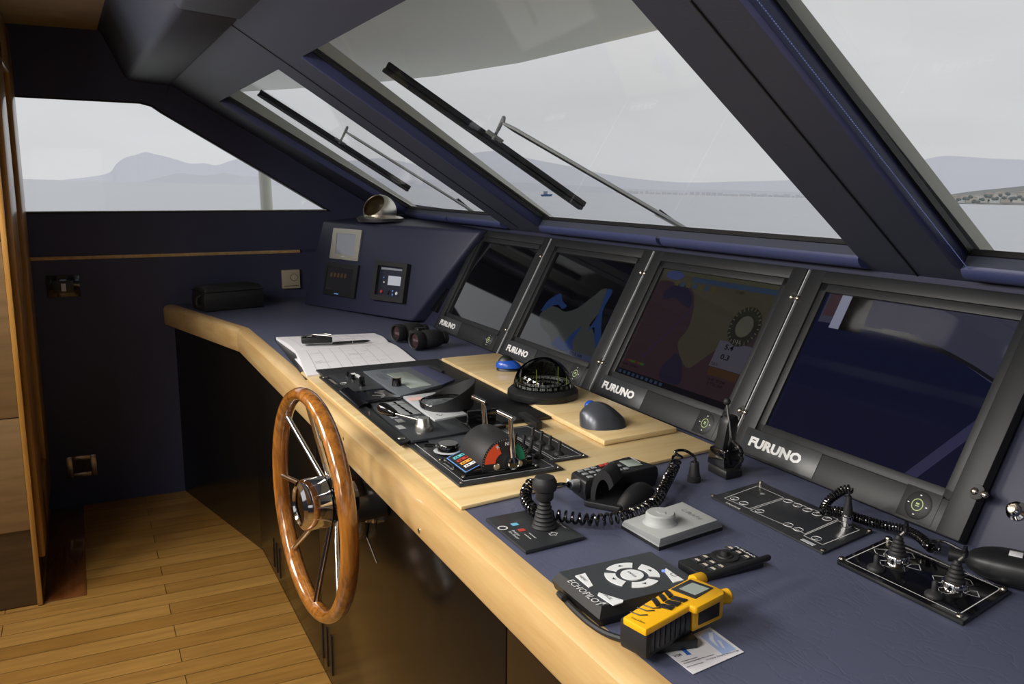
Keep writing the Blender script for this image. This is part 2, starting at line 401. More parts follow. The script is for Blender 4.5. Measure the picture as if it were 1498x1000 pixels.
# padded reveals on the left side and bottom of each opening
def roll(poly3, r): pass
for k, (Wq, sl) in enumerate(((W1, None), (W2, None), (W3, None))):
    b = MB()
    (tx, tv), (rx, rv) = Wq[0], Wq[1]; (bx, bv) = Wq[3]; (bx2, _) = Wq[2]
    # left reveal : slab from the lining face to the glass, padded
    wdt = .035 if k < 2 else .06
    WS(b, [(tx-.004, tv), (tx+.012, tv), (bx+.012, bv), (bx-.004, bv)], -.003, .037, bev=.003)
    # bottom roll in two lengths with a gap
    for s0, s1 in ((0, .497), (.503, 1)):
        xa = bx+.01+(bx2-bx)*s0; xb = bx+(bx2-bx)*s1
        pts = []
        sec = []
        for t in range(9):
            a = PI*t/8
            sec.append((-.022*math.cos(a), -.016*math.sin(a)))
        r0 = [PO+Vector((xa, 0, 0))+PV*(bv+.020+u)+PN*(d+.004) for u, d in sec]
        r1 = [PO+Vector((xb, 0, 0))+PV*(bv+.020+u)+PN*(d+.004) for u, d in sec]
        b.loft([r0, r1])
    struct(b, 'trim_%d' % (5+k), 'leather_roll')
# glass panes with gaskets
for k, Wq in enumerate((W1, W2, W3)):
    b = MB(); P = [(x, v) for x, v in Wq]
    P = [(Wq[0][0]+.01, Wq[0][1]-.02), (Wq[1][0]+.03, Wq[1][1]-.02), (Wq[2][0]+.03, Wq[2][1]), (Wq[3][0]+.01, Wq[3][1])]
    WS(b, P, .038, .044); o = struct(b, 'window_%d' % (k+2), 'glass')
    b = MB()
    WS(b, [(P[0][0]-.002, P[0][1]), (P[0][0]+.010, P[0][1]), (P[3][0]+.010, P[3][1]), (P[3][0]-.002, P[3][1])], .026, .0375)
    WS(b, [(P[3][0], P[3][1]-.006), (P[2][0], P[2][1]-.006), (P[2][0], P[2][1]+.004), (P[3][0], P[3][1]+.004)], .026, .0375)
    build(b, 'glass_gasket', 'gasket', o)
# overhead padded box along the windshield header
b = MB()
def oh(xa, xb, off):
    sec = [(.12, 2.25), (.156, 2.217), (.255, 2.003), (.455, 1.992), (.46, 2.04), (.40, 2.25)]
    return [[Vector((x, y+o_, z)) for y, z in sec] for x, o_ in ((xa, 0), (xb, off))]
sec = [(.02, 2.30), (.156, 2.212), (.255, 2.005), (.445, 1.990), (.47, 2.03), (.30, 2.30)]
def ring(x, dy): return [(x, y+dy*(1 if i < 3 else .3), z) for i, (y, z) in enumerate(sec)]
b.loft([ring(XW-.01, 0), ring(-2.59, .03)], bev=.02)
b.loft([ring(-2.585, .03), ring(STB, 0)], bev=.008)
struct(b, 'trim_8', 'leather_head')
# aft and starboard bulkheads (behind the camera) with window openings
b = MB()
b.box(XW-.1, STB+.1, AFT-.1, AFT, 0, .95); b.box(XW-.1, STB+.1, AFT-.1, AFT, 2.0, 2.3)
for x0, x1 in ((XW-.1, -3.9), (-2.5, -2.2), (-.2, .1), (1.4, STB+.1)): b.box(x0, x1, AFT-.1, AFT, .95, 2.0)
struct(b, 'wall_aft', 'leather_wall')
b = MB()
b.box(STB, STB+.1, AFT, 1.8, 0, 1.2); b.box(STB, STB+.1, AFT, .3, 1.9, 2.3)
for y0, y1 in ((AFT, -2.3), (-.8, -.6), (.3, 1.8)): b.box(STB, STB+.1, y0, y1, 1.2, 2.3)
struct(b, 'wall_starboard', 'leather_wall')
# ================================================================== EXTERIOR
nS = None
rA = ray(200, 265).normalized(); rB = ray(1400, 293).normalized()
nS = rA.cross(rB).normalized()
if nS.z < 0: nS = -nS
SEAH = 4.5
so = CAM - nS*SEAH
sx = (Vector((1, 0, 0)) - nS*nS.x).normalized(); TS = frame(so, sx, nS.cross(sx))
def sea_pt(px, dist, h=0):               # point on the sea in the direction of image column px at a distance
    y = 265+(px-200)*(28/1200); r = ray(px, y).normalized(); r = (r-nS*r.dot(nS)).normalized()
    return so + r*dist + nS*h
def sea_mat():
    m = bpy.data.materials.new('grey_sea'); m.use_nodes = True; nt = m.node_tree; b = nt.nodes['Principled BSDF']
    b.inputs['Base Color'].default_value = (*lin('d2d4d9'), 1); b.inputs['Roughness'].default_value = .4
    tc = nt.nodes.new('ShaderNodeTexCoord'); n = nt.nodes.new('ShaderNodeTexNoise'); n.inputs['Scale'].default_value = .9; n.inputs['Detail'].default_value = 6
    n2 = nt.nodes.new('ShaderNodeTexNoise'); n2.inputs['Scale'].default_value = .04; n2.inputs['Detail'].default_value = 5
    nt.links.new(tc.outputs['Object'], n.inputs['Vector']); nt.links.new(tc.outputs['Object'], n2.inputs['Vector'])
    ad = nt.nodes.new('ShaderNodeMath'); ad.operation = 'MULTIPLY_ADD'; ad.inputs[1].default_value = 4.
    nt.links.new(n2.outputs['Fac'], ad.inputs[0]); nt.links.new(n.outputs['Fac'], ad.inputs[2])
    bp = nt.nodes.new('ShaderNodeBump'); bp.inputs['Strength'].default_value = .6; bp.inputs['Distance'].default_value = .35
    nt.links.new(ad.outputs[0], bp.inputs['Height']); nt.links.new(bp.outputs[0], b.inputs['Normal'])
    return m
b = MB(); b.poly([(-9000, -9000, 0), (9000, -9000, 0), (9000, 9000, 0), (-9000, 9000, 0)], TS)
o = struct(b, 'sea_surface', sea_mat(), smooth=0, origin=tuple(so))
def ridge(name, pts, dist, thick, m, foot=0.):
    # pts : (image x, height in px above the sea horizon); built as a mountain range with a real footprint
    b = MB(); rings = []
    P = [Vector((a, h, 0)) for a, h in pts]; P = bez(P, 6)
    for p in P:
        px, hp = p.x, max(p.y, 0.2); D = dist
        h = hp/FPX*D*1.0+SEAH
        c = sea_pt(px, D); back = (c-so).normalized()
        j = random.uniform(-.02, .02)*h
        rings.append([sea_pt(px, D-thick*.6), c-back*thick*.25+nS*(h*.55+j), c+nS*h, c+back*thick*.4+nS*h*.5, c+back*thick])
    n = 5; vs = [p for r in rings for p in r]; fs = [[i*n+j, (i+1)*n+j, (i+1)*n+j+1, i*n+j+1] for i in range(len(rings)-1) for j in range(n-1)]
    b.add(vs, fs); return struct(b, name, m, smooth=180)
hz1 = mat('hazy_slope_hill', 'dcdde4', 1., spec=0); hz2 = mat('pale_hazy_hill', 'e4e5ed', 1., spec=0)  # distance haze painted into the pale base colour of the slopes
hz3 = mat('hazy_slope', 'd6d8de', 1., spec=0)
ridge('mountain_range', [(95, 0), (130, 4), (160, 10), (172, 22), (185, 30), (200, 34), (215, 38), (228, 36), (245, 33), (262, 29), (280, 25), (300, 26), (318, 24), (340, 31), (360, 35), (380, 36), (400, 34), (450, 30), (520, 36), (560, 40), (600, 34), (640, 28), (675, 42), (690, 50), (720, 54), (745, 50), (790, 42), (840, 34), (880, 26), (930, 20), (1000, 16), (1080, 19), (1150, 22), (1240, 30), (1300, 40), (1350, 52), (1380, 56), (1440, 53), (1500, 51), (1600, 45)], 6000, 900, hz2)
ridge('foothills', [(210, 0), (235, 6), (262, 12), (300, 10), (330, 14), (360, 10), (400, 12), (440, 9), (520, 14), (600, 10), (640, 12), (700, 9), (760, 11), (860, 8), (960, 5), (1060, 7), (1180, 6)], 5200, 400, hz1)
# near headland with villas and trees at the right
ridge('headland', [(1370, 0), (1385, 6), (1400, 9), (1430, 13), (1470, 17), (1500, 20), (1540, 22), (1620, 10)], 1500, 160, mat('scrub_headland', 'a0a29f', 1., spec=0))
random.seed(11)
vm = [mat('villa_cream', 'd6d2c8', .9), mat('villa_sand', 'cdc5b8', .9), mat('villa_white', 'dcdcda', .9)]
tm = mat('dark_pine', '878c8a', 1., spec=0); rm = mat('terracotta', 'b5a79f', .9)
hts = [(1386, 2), (1396, 4), (1405, 2), (1413, 6), (1421, 3), (1430, 7), (1438, 3), (1446, 8), (1455, 3), (1462, 9), (1471, 4), (1480, 9), (1489, 4), (1496, 11)]
descs = ['leftmost pale villa at the tip of the headland', 'second pale villa from the tip of the headland', 'third pale villa from the tip of the headland', 'fourth pale villa from the tip of the headland']
for i, (px, hp) in enumerate(hts):
    c = sea_pt(px, 1350+(i % 4)*26, hp/FPX*1400*.95+1.); T = frame(c, sx, nS.cross(sx)) @ Matrix.Rotation(-YAW+PI/2+random.uniform(-.4, .4), 4, 'Z')
    r = thing('villa', c, 'tiny hazy pale villa on the far headland seen through the right windshield pane', 'building', 'villas on the headland')
    w, d, h = random.uniform(4, 6), random.uniform(4, 6.5), random.uniform(3.5, 6)
    b = MB(); b.box(-w, w, -d, d, -2, h, T); build(b, 'wall', vm[i % 3], r)
    b = MB(); b.loft([[(-w-.5, -d-.5, h), (w+.5, -d-.5, h), (w+.5, d+.5, h), (-w-.5, d+.5, h)], [(-w*.2, -d*.5, h+2), (w*.2, -d*.5, h+2), (w*.2, d*.5, h+2), (-w*.2, d*.5, h+2)]], T); build(b, 'roof', rm, r)
for i in range(22):
    px = 1382+i*5.4; hp = random.uniform(1, 5+(px-1380)*.09); c = sea_pt(px, 1290+(i % 3)*12, hp/FPX*1300*.9+1)
    b = MB()
    for k in range(5):
        T = TR(c+Vector((random.uniform(-1.5, 1.5), random.uniform(-1.5, 1.5), random.uniform(0, 2)))); b.sph(random.uniform(1.6, 2.4), T, n=8, m=6, sz=.8)
    one(b, 'pine_tree', tm, 'tiny dark tree clump among the pale villas on the far headland', 'tree', 'trees on the headland')
hm = mat('hazy_pale_wall', 'e2e2e6', .9)  # wall colour lightened to paint in the haze across the bay
# waterfront buildings across the bay (tiny pale blocks)
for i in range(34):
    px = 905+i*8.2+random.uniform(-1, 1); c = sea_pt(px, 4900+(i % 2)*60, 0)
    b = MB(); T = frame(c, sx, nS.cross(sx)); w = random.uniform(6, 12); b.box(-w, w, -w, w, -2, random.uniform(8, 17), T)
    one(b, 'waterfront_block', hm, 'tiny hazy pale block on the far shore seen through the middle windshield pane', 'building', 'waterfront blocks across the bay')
# small fishing boat
c = sea_pt(800, 700); c = c + nS*.0; 
bt = thing('fishing_boat', c, 'tiny blue fishing boat on the open sea behind the long wiper', 'boat')
T = frame(c, cR, Vector((0, 0, 1)).cross(cR))
b = MB(); b.loft([[(-4.2, -1, .1), (3.6, -1, .1), (3.6, 1, .1), (-4.2, 1, .1)], [(-5, -1.4, 1.5), (4.8, -1.2, 1.9), (4.8, 1.2, 1.9), (-5, 1.4, 1.5)]], T); build(b, 'hull', mat('boat_blue', '46658c', .6), bt)
b = MB(); b.box(-2.6, .6, -.9, .9, 1.5, 4.2, T); build(b, 'cabin', mat('boat_cabin', '8796aa', .6), bt)
# ship's own exterior : visor, mullions, stanchion
b = MB()
def Dpt(px, py, D): return wq(WP(px, py, D), D)
for Wq, e0, e1, topx in ((W1, (354, 134), (621, 309), 0), (W2, (543, 110), (815, 321), 0)):
    DD = .11
    a = WP(*e0, DD); c = WP(*e1, DD)
    ins0 = PO+PV*(vt-.1)+Vector((Wq[0][0]+.012, 0, 0))+PN*.047; ins1 = PO+PV*(vb+.12)+Vector((Wq[3][0]+.012, 0, 0))+PN*.047
    d = (c-a).normalized(); a = a-d*.35; c = c+d*.2
    wv_ = Vector((-.3, 0, 0))
    b.loft([[ins0, ins1, ins1+wv_, ins0+wv_], [a, c, c+wv_*.7, a+wv_*.7]])
a0 = PO+PV*(vt-.1)+Vector((W3[0][0]-.010, 0, 0))+PN*.06; a1 = PO+PV*(vb+.12)+Vector((W3[3][0]-.014, 0, 0))+PN*.06
b.loft([[a0, a1, a1+Vector((-.18, 0, 0)), a0+Vector((-.18, 0, 0))], [a0+PN*.02+Vector((.004, 0, 0)), a1+PN*.02+Vector((.004, 0, 0)), a1+PN*.02+Vector((-.16, 0, 0)), a0+PN*.02+Vector((-.16, 0, 0))]])
struct(b, 'trim_9', 'whitepaint')
# visor : horizontal-ish roof overhang above and ahead of the windshield
b = MB(); ZV = 2.06
edge = [(330, 136), (354, 134), (449, 128.6), (565, 119), (640, 111), (760, 92), (955, 46), (1100, 5), (1300, -60)]
ed = [G(x, y, 2.16) for x, y in edge]
ed = [Vector((-5.2, ed[0].y, 2.16))]+ed+[Vector((STB+.3, ed[-1].y-.4, 2.16))]
inn = [Vector((p.x, .50, 2.10)) for p in ed]
b.loft([[p for p in inn]+[p for p in ed[::-1]], [p+Vector((0, 0, .07)) for p in inn]+[p+Vector((0, -.02, .05)) for p in ed[::-1]]])
struct(b, 'trim_10', 'whitepaint')
b = MB(); b.box(XW-.25, STB+.3, AFT-.3, .6, CEIL+.075, CEIL+.13); struct(b, 'roof_deck', 'whitepaint')
# stanchion outside the port side window
P1 = PX(391, 316, -6.2); P0 = PX(386, 235, -6.2)
b = MB(); b.tube([Vector((-6.2, P1.y-.0, .9)), P1, P0], .042, 14); b.sph(.044, TR(P0)); 
one(b, 'stanchion', 'whitepaint', 'white round stanchion standing outside the port side window', 'pole')
b = MB(); b.box(-6.5, -4.7, -3, 1.6, .82, .9); b.box(-7, 2.5, 1.75, 4.2, 1.0, 1.1); struct(b, 'side_deck', 'whitepaint')

# ================================================================== LIGHT
w = bpy.data.worlds.new('sky'); sc.world = w; w.use_nodes = True; nt = w.node_tree; bg = nt.nodes['Background']
tc = nt.nodes.new('ShaderNodeTexCoord'); mp = nt.nodes.new('ShaderNodeMapping'); mp.inputs['Scale'].default_value = (1, 1, 4)
n = nt.nodes.new('ShaderNodeTexNoise'); n.inputs['Scale'].default_value = 2.2; n.inputs['Detail'].default_value = 5
nt.links.new(tc.outputs['Generated'], mp.inputs[0]); nt.links.new(mp.outputs[0], n.inputs['Vector'])
r = nt.nodes.new('ShaderNodeValToRGB'); r.color_ramp.elements[0].position = .3; r.color_ramp.elements[1].position = .7
r.color_ramp.elements[0].color = (*lin('cfd0d2'), 1); r.color_ramp.elements[1].color = (*lin('dedfe3'), 1)
nt.links.new(n.outputs['Fac'], r.inputs[0])
nt.links.new(r.outputs[0], bg.inputs[0]); bg.inputs[1].default_value = 1.0
def area(name, loc, size, e, col=(1, 1, 1), rot=(0, 0, 0), sy=None):
    l = bpy.data.lights.new(name, 'AREA'); l.energy = e; l.color = col; l.size = size
    if sy: l.shape = 'RECTANGLE'; l.size_y = sy
    else: l.shape = 'DISK'
    o = bpy.data.objects.new(name, l); COL.objects.link(o); o.location = loc; o.rotation_euler = rot; return o
for x, e in ((-.35, 16), (-1.25, 17), (-2.2, 17), (-3.1, 13)):  # added fill tilted at the console to brighten it, not known fixtures
    o = area('ceiling_and_fill_light', (x, -.75, CEIL-.05), .6, e, (1, .97, .93), rot=(math.radians(48), 0, 0)); o.data.spread = math.radians(120)
for x, y, e in ((-.4, -1.7, 13), (-2.6, -1.6, 10)):
    area('ceiling_and_fill_light', (x, y, CEIL-.02), .5, e, (1, .88, .70))
for x, y, z, e in ((-2.35, -1.35, 1.95, 30), (.4, -1.5, 1.95, 14)):  # added unseen point fills that lift the dark walls and ceiling
    l = bpy.data.lights.new('fill_point', 'POINT'); l.energy = e; l.color = (1, .93, .84); l.shadow_soft_size = .16
    o = bpy.data.objects.new('fill_point', l); COL.objects.link(o); o.location = (x, y, z)
sc.view_settings.view_transform = 'Standard'; sc.view_settings.look = 'None'; sc.view_settings.gamma = 1; sc.view_settings.exposure = 0
sc.view_settings.use_curve_mapping = False
sc.cycles.max_bounces = 8
# ================================================================== CONSOLE
YF = .602
# black cabinet body
b = MB()
foot = [(STB-.02, YF), (-3.573, YF), (XW+.002, .388), (XW+.002, 1.25), (STB-.02, 1.25)]
cab = thing('console_cabinet', (-1.5, .9, 0), 'black laminated helm console cabinet running under the whole countertop', 'cabinet')
b.prism([(STB-.02, YF+.004), (-3.573, YF+.004), (XW+.003, .392), (XW+.003, 1.2), (STB-.02, 1.2)], 0.001, Z0-.031)
build(b, 'cabinet_body', 'blackpanel', cab)
b = MB()
for x0, x1 in ((-3.56, -2.52), (-2.515, -1.21), (-1.205, .2)): b.box(x0, x1, YF-.004, YF+.003, .03, .845, bev=.0015)
build(b, 'front_panel', 'blackpanel', cab)
for (cx, z0, z1) in ((-3.23, .04, .17), (-2.47+.0, .05, .19)):
    b = MB()
    for k in range(3): b.box(cx+.0+k*.055-.06, cx+k*.055-.045, YF-.0055, YF-.0035, z0+.01, z1, None)
    build(b, 'louvre_vent', 'gasket', cab)
b = MB(); b.tube([PY(498, 687, YF-.006), PY(551, 823, YF-.006)], .0012, 5); build(b, 'panel_joint', 'steel', cab)
# countertop
ct = thing('countertop', (-1.5, .9, Z0-.03), 'navy leather countertop with a pale maple front edge', 'countertop')
b = MB(); b.prism([(STB-.02, YF-.01), (-3.62, YF-.01), (XW+.003, .375), (XW+.003, 1.62), (STB-.02, 1.62)], Z0-.03, Z0-.0006)
build(b, 'leather_top', 'leather', ct)
prof = [(.60, .9575), (.578, .9578), (.563, .954), (.554, .946), (.551, .93), (.553, .872), (.558, .862), (.60, .858)]
def rim(A, B, nrmA, nrmB, mb):
    rings = []
    for P, nn in ((A, nrmA), (B, nrmB)):
        rings.append([Vector((P[0], P[1], 0))+nn*(YF-.012+.0-py_)+Vector((0, 0, z)) for py_, z in prof])
    mb.loft(rings)
nA = Vector((0, -1, 0)); dirl = Vector((XW+3.61, .352-.585, 0)).normalized(); nB = Vector((dirl.y, -dirl.x, 0));
if nB.y > 0: nB = -nB
nm = (nA+nB).normalized(); nm = nm/nm.dot(nA)
b = MB(); rim((STB-.02, .590), (-3.610, .590), nA, nm, b); build(b, 'wooden_edge', 'maple', ct, smooth=30)
b = MB(); rim((-3.614, .590), (XW+.004, .382), nm, nB, b); build(b, 'wooden_edge', 'maple', ct, smooth=30)
for p in ((262, 469), (320, 495), (540, 604), (613, 776), (503, 641)):
    P = PY(p[0], p[1], .5525)
    if p[0] > 330:
        b = MB(); b.lathe([(0, 0), (.005, 0), (.0045, -.0015), (0, -.002)], zframe(P, (0, 1, 0)), n=12); build(b, 'edge_screw', 'steel', ct)
# tilted dash behind the monitors
DO = Vector((0, 1.275, .958)); DV = Vector((0, .216, .402)).normalized(); DN = Vector((0, -DV.z, DV.y))
def DP(px, py, h=0): return PL(px, py, DO+DN*h, DN)
TD = frame(DO, (1, 0, 0), DV)             # local: x along, y up the slope, z out of the face
b = MB()
dl = (-3.6, STB-.02)
b.prism([(-3.75, -.0), (STB-.03, 0), (STB-.03, .475), (-3.75, .475)], -.08, -.022, TD, bev=.006)
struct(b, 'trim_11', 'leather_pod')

def crop(cx0, cy0, s): return lambda x, y: (cx0+x/s, cy0+y/s)
K5 = crop(450, 520, 5.992); K6 = crop(600, 480, 4.1667); KT = crop(580, 620, 5.35); K7 = crop(700, 640, 3.334); K8 = crop(780, 760, 3.942)
KR = crop(1000, 660, 3.008); KH = crop(1000, 560, 6.25); KC4 = crop(400, 260, 4.1667); KL = crop(400, 470, 6.242); KM = crop(1380, 680, 4.17)
def quad(k, pts, z): return [tuple(G(*k(x, y), z)[:2]) for x, y in pts]
def gp(k, x, y, z): return G(*k(x, y), z)
def blot(mb, T, h, w, n, mi=0, z=.0003):     # small illegible print rendered as short strokes
    random.seed(n*7+int(w*10000))
    for k in range(n):
        x = w*k/n; ww = w/n*random.uniform(.55, .8); hh = h*random.uniform(.75, 1)
        mb.add([(x, 0, z), (x+ww, 0, z), (x+ww, hh, z), (x, hh, z)], [[0, 1, 2, 3]], T, mi)

# ---------------- wooden helm panel and raised board
b = MB(); b.prism([(-2.655, .592), (-1.385, .592), (-1.47, 1.262), (-2.655, 1.262)], Z0, ZW-.0006, bev=.002)
one(b, 'helm_wood_panel', 'maple_top', 'pale maple panel set in the blue countertop in front of the middle screens', 'panel')
b = MB(); b.prism([(-2.61, 1.047), (-1.585, 1.030), (-1.60, 1.245), (-2.61, 1.255)], ZW, ZW+.0134, bev=.004)
one(b, 'raised_maple_board', 'maple_top', 'thin raised maple board carrying the compass and the two mice', 'board')
ZB = ZW+.014

# ---------------- monitors
def uvp(T, x0, x1, y0, y1):
    return lambda u, v: (x0+(x1-x0)*u, y0+(y1-y0)*v)
def monitor(xl, xr, label, kind):
    H = .456; T = TD @ TR((xl, 0, -.004)); Wd = xr-xl
    root = thing('monitor', tuple((T @ Vector((0, 0, -.022)))[:]), label, 'monitor', None)
    sx0, sx1, sy0, sy1 = .066, Wd-.066, .086, .408
    b = MB()
    def fr(x0, x1, y0, y1, z0, z1, bev=.003): b.box(x0, x1, y0, y1, z0, z1, T, 0, bev)
    # bezel as four bars plus an inner recessed step
    g = .003
    fr(g, sx0-.018, g+.004, H, -.010, .012); fr(sx1+.018, Wd-g, g+.004, H, -.010, .012)
    fr(sx0-.02, sx1+.02, g+.004, sy0-.018, -.010, .0115); fr(sx0-.02, sx1+.02, sy1+.018, H, -.02, .0115)
    fr(sx0-.02, sx0, sy0-.02, sy1+.02, -.02, .007, .0015); fr(sx1, sx1+.02, sy0-.02, sy1+.02, -.02, .007, .0015)
    fr(sx0-.02, sx1+.02, sy0-.02, sy0, -.02, .007, .0015); fr(sx0-.02, sx1+.02, sy1, sy1+.02, -.02, .007, .0015)
    build(b, 'bezel', 'bezel', root)
    b = MB(); b.box(sx0-.001, sx1+.001, sy0-.001, sy1+.001, -.02, .0, T)
    scn = build(b, 'screen', 'screen', root)
    P = lambda u, v: (sx0+(sx1-sx0)*u, sy0+(sy1-sy0)*v)
    def blob(mm, pts, name, z=.0006):
        bb = MB(); q = bez([(*P(u, v), 0) for u, v in pts]+[(*P(*pts[0]), 0)], 4)
        bb.poly([(p.x, p.y, z) for p in q[:-1]], T); return build(bb, name, mm, scn, smooth=0)
    def polyr(bb, mi, u0, u1, v0, v1, z=.0006): bb.poly([(*P(u0, v0), z), (*P(u1, v0), z), (*P(u1, v1), z), (*P(u0, v1), z)], T, mi)
    if kind == 'chart':
        c = MB()
        land = scr('chart_land', '262927', .2); sea = scr('chart_sea', '132243', .35); ltx = scr('chart_text', '262b3c', .5)
        blob(land, [(.15, .30), (.2, .41), (.34, .42), (.45, .40), (.58, .47), (.68, .60), (.78, .72), (.84, .66), (.84, .48), (.80, .34), (.86, .3), (.99, .14), (.99, .01), (.72, .01), (.62, .03), (.50, .02), (.40, .12), (.25, .18)], 'chart_land', .0006)
        blob(sea, [(.14, .34), (.17, .46), (.24, .54), (.30, .57), (.36, .50), (.44, .46), (.40, .42), (.33, .45), (.25, .42), (.19, .36)], 'chart_sea', .001)
        blob(sea, [(.81, .72), (.88, .70), (.87, .52), (.93, .36), (.99, .24), (.99, .14), (.91, .24), (.86, .33), (.81, .27), (.84, .45)], 'chart_sea', .001)
        blob(sea, [(.46, .05), (.52, .15), (.60, .10), (.66, .22), (.72, .30), (.70, .14), (.74, .06), (.60, .02)], 'chart_sea', .001)
        polyr(c, 0, .70, .99, .0, .055, .0015); build(c, 'status_bar', ltx, scn, smooth=0)
        c = MB(); c.text('172.8 NM', T @ TR((*P(.73, .012), .0018)), .010, .07); build(c, 'status_text', scr('status_ink', '0a0c14', 0), scn, smooth=0)
    if kind == 'nav':
        bgm = scr('nav_land', '2a271f', .12); pink = scr('nav_pink', '21171b', .12); dk = scr('nav_dark_blue', '14121f', .5); bar = scr('nav_toolbar', '2c2c20', .3)
        barb = scr('nav_toolbar_blue', '1c2738', .35); wt = scr('nav_panel', '34323a', .25); tx = scr('nav_text', '050508', 0); org = scr('nav_orange', '2a1c10', .3); dial = scr('nav_dial', '14140f', .3); dl2 = scr('nav_dial_ring', '35342c', .4)
        lnm = scr('nav_line', '15154a', .8); tsk = scr('nav_taskbar', '07070b', .1); gr = scr('nav_green', '1d3a14', .6); yl = scr('nav_yellow', '2e2a16', .15); rd = scr('nav_red', '3a1610', .6)
        c = MB(); polyr(c, 0, .0, 1, .0, .97, .0004); build(c, 'chart_land', bgm, scn, smooth=0)
        blob(pink, [(.0, .88), (.12, .90), (.2, .86), (.3, .88), (.38, .80), (.43, .66), (.45, .52), (.42, .40), (.5, .28), (.60, .22), (.70, .36), (.82, .5), (.99, .60), (.99, .05), (.5, .05), (.0, .05)], 'chart_water', .0007)
        blob(dk, [(.10, .80), (.18, .88), (.30, .86), (.38, .76), (.38, .70), (.30, .72), (.22, .76), (.12, .72)], 'chart_shoal', .001)
        blob(dk, [(.44, .30), (.50, .28), (.56, .18), (.58, .07), (.42, .06), (.38, .14), (.40, .22)], 'chart_harbour', .001)
        c = MB(); c.line([P(.42, .72), P(.18, .20)], .0015, T, 0, .0014)
        build(c, 'course_line', lnm, scn, smooth=0)
        c = MB(); polyr(c, 0, 0, 1, .965, 1.0, .0008); build(c, 'title_bar', bar, scn, smooth=0)
        c = MB(); polyr(c, 0, .30, 1, .92, .962, .0008); build(c, 'menu_bar', barb, scn, smooth=0)
        c = MB(); c.lathe([(0, .0012), (.030, .0012)], T @ TR((*P(.13, .955), 0)) @ Matrix.Diagonal((1.3, .45, 1, 1)), 0, 24); build(c, 'round_logo', scr('nav_logo', '232a48', .5), scn, smooth=0)
        for i in range(7): c = MB(); polyr(c, 0, .16+i*.055, .20+i*.055, .865, .905, .0012); build(c, 'toolbar_icon', (barb if i % 2 else yl), scn, smooth=0)
        c = MB(); polyr(c, 0, 0, 1, 0, .05, .0008); build(c, 'task_bar', tsk, scn, smooth=0)
        for i in range(10): c = MB(); polyr(c, 0, .02+i*.045, .045+i*.045, .012, .038, .0012); build(c, 'task_icon', barb, scn, smooth=0)
        c = MB(); polyr(c, 0, .74, .99, .285, .50, .001); build(c, 'data_panel', wt, scn, smooth=0)
        c = MB(); polyr(c, 0, .75, .98, .215, .28, .001); build(c, 'warning_panel', org, scn, smooth=0)
        c = MB(); cc = P(.87, .64); TT = T @ TR((cc[0], cc[1], .0014))
        c.lathe([(0, 0), (.052, 0)], TT, 0, 32); build(c, 'dial', dial, scn, smooth=0)
        c = MB()
        for k in range(24): a = 2*PI*k/24; c.line([(.044*math.cos(a), .044*math.sin(a)), (.049*math.cos(a), .049*math.sin(a))], .003, TT, 0, .0006)
        c.lathe([(0, .0006), (.028, .0006)], TT, 0, 24); build(c, 'dial_scale', dl2, scn, smooth=0)
        for tt, u, v, h_, w_, bo in (('5.4', .80, .435, .014, .030, .02), ('0.3', .80, .355, .014, .030, .02), ('726.0', .75, .297, .007, .024, 0), ('11:00', .70, .885, .008, .026, 0), ('N 43°33.546', .78, .175, .008, .062, 0), ('E 7°01.543', .79, .14, .008, .054, 0), ('1:5,000  1.777 KM', .02, .085, .007, .07, 0)):
            c = MB(); c.text(tt, T @ TR((*P(u, v), .0018)), h_, w_, bold=bo); build(c, 'readout_text', tx, scn, smooth=0)
        c = MB(); c.text('113.5', TT @ TR((-.012, -.044, .002)), .008, .024); build(c, 'readout_text', scr('nav_pale_text', '55554c', .5), scn, smooth=0)
        c = MB()
        for i in range(6): polyr(c, i % 3, .04+i*.03, .07+i*.03, .125, .145, .0012)
        build(c, 'depth_scale', [rd, yl, gr], scn, smooth=0)
    if kind == 'dark':
        c = MB(); polyr(c, 0, 0, 1, 0, 1, .0004); build(c, 'camera_picture', scr('night_sea', '0a0d22', .25, .12), scn, smooth=0)
        c = MB(); c.poly([(*P(u, v), .0008) for u, v in ((0.02, 1), (1, 1), (1, .62), (.85, .70), (.7, .75), (.5, .79), (.3, .80), (.02, .79))], T); build(c, 'picture_sky', scr('night_sky', '2c2c3a', .45, .1), scn, smooth=0)
        c = MB(); top = [(.20, .80), (.3, .815), (.38, .81), (.42, .825), (.5, .82), (.55, .825), (.62, .79), (.7, .775), (.8, .74), (.9, .70), (1, .65)]
        c.poly([(*P(u, v), .0011) for u, v in top+[(1, .63), (.85, .70), (.7, .745), (.5, .785), (.3, .795), (.2, .79)]], T); build(c, 'picture_coast', scr('night_coast', '0c0c12', .1), scn, smooth=0)
        c = MB(); polyr(c, 0, .03, .10, .84, 1., .0011); polyr(c, 1, .10, .16, .76, 1., .0012); polyr(c, 2, .16, .29, .76, 1, .0013)
        build(c, 'picture_post', [scr('night_red', '2a1a22', .4), scr('night_white', '6c6f80', .5), scr('night_black', '020204', 0)], scn, smooth=0)
        c = MB(); c.poly([(*P(u, v), .0011) for u, v in ((.80, .0), (.86, .0), (1, .30), (1, .42))], T); build(c, 'picture_rail', scr('night_rail', '24253f', .4), scn, smooth=0)
    # logo plate and lettering
    b = MB(); b.box(.028, .245, .012, .068, .0115, .0128, T, 0, .0006); lp = build(b, 'logo_plate', 'plate', root)
    b = MB(); b.text('FURUNO', T @ TR((.050, .029, .0129)), .0225, .152, bold=.05); build(b, 'logo_lettering', 'white', lp, smooth=0)
    # round control pad
    cx, cy = Wd-.095+.0, .040
    b = MB(); b.box(cx-.036, cx+.036, cy-.028, cy+.030, .011, .0125, T, 0, .0006); cp = build(b, 'control_pad', 'bezel', root)
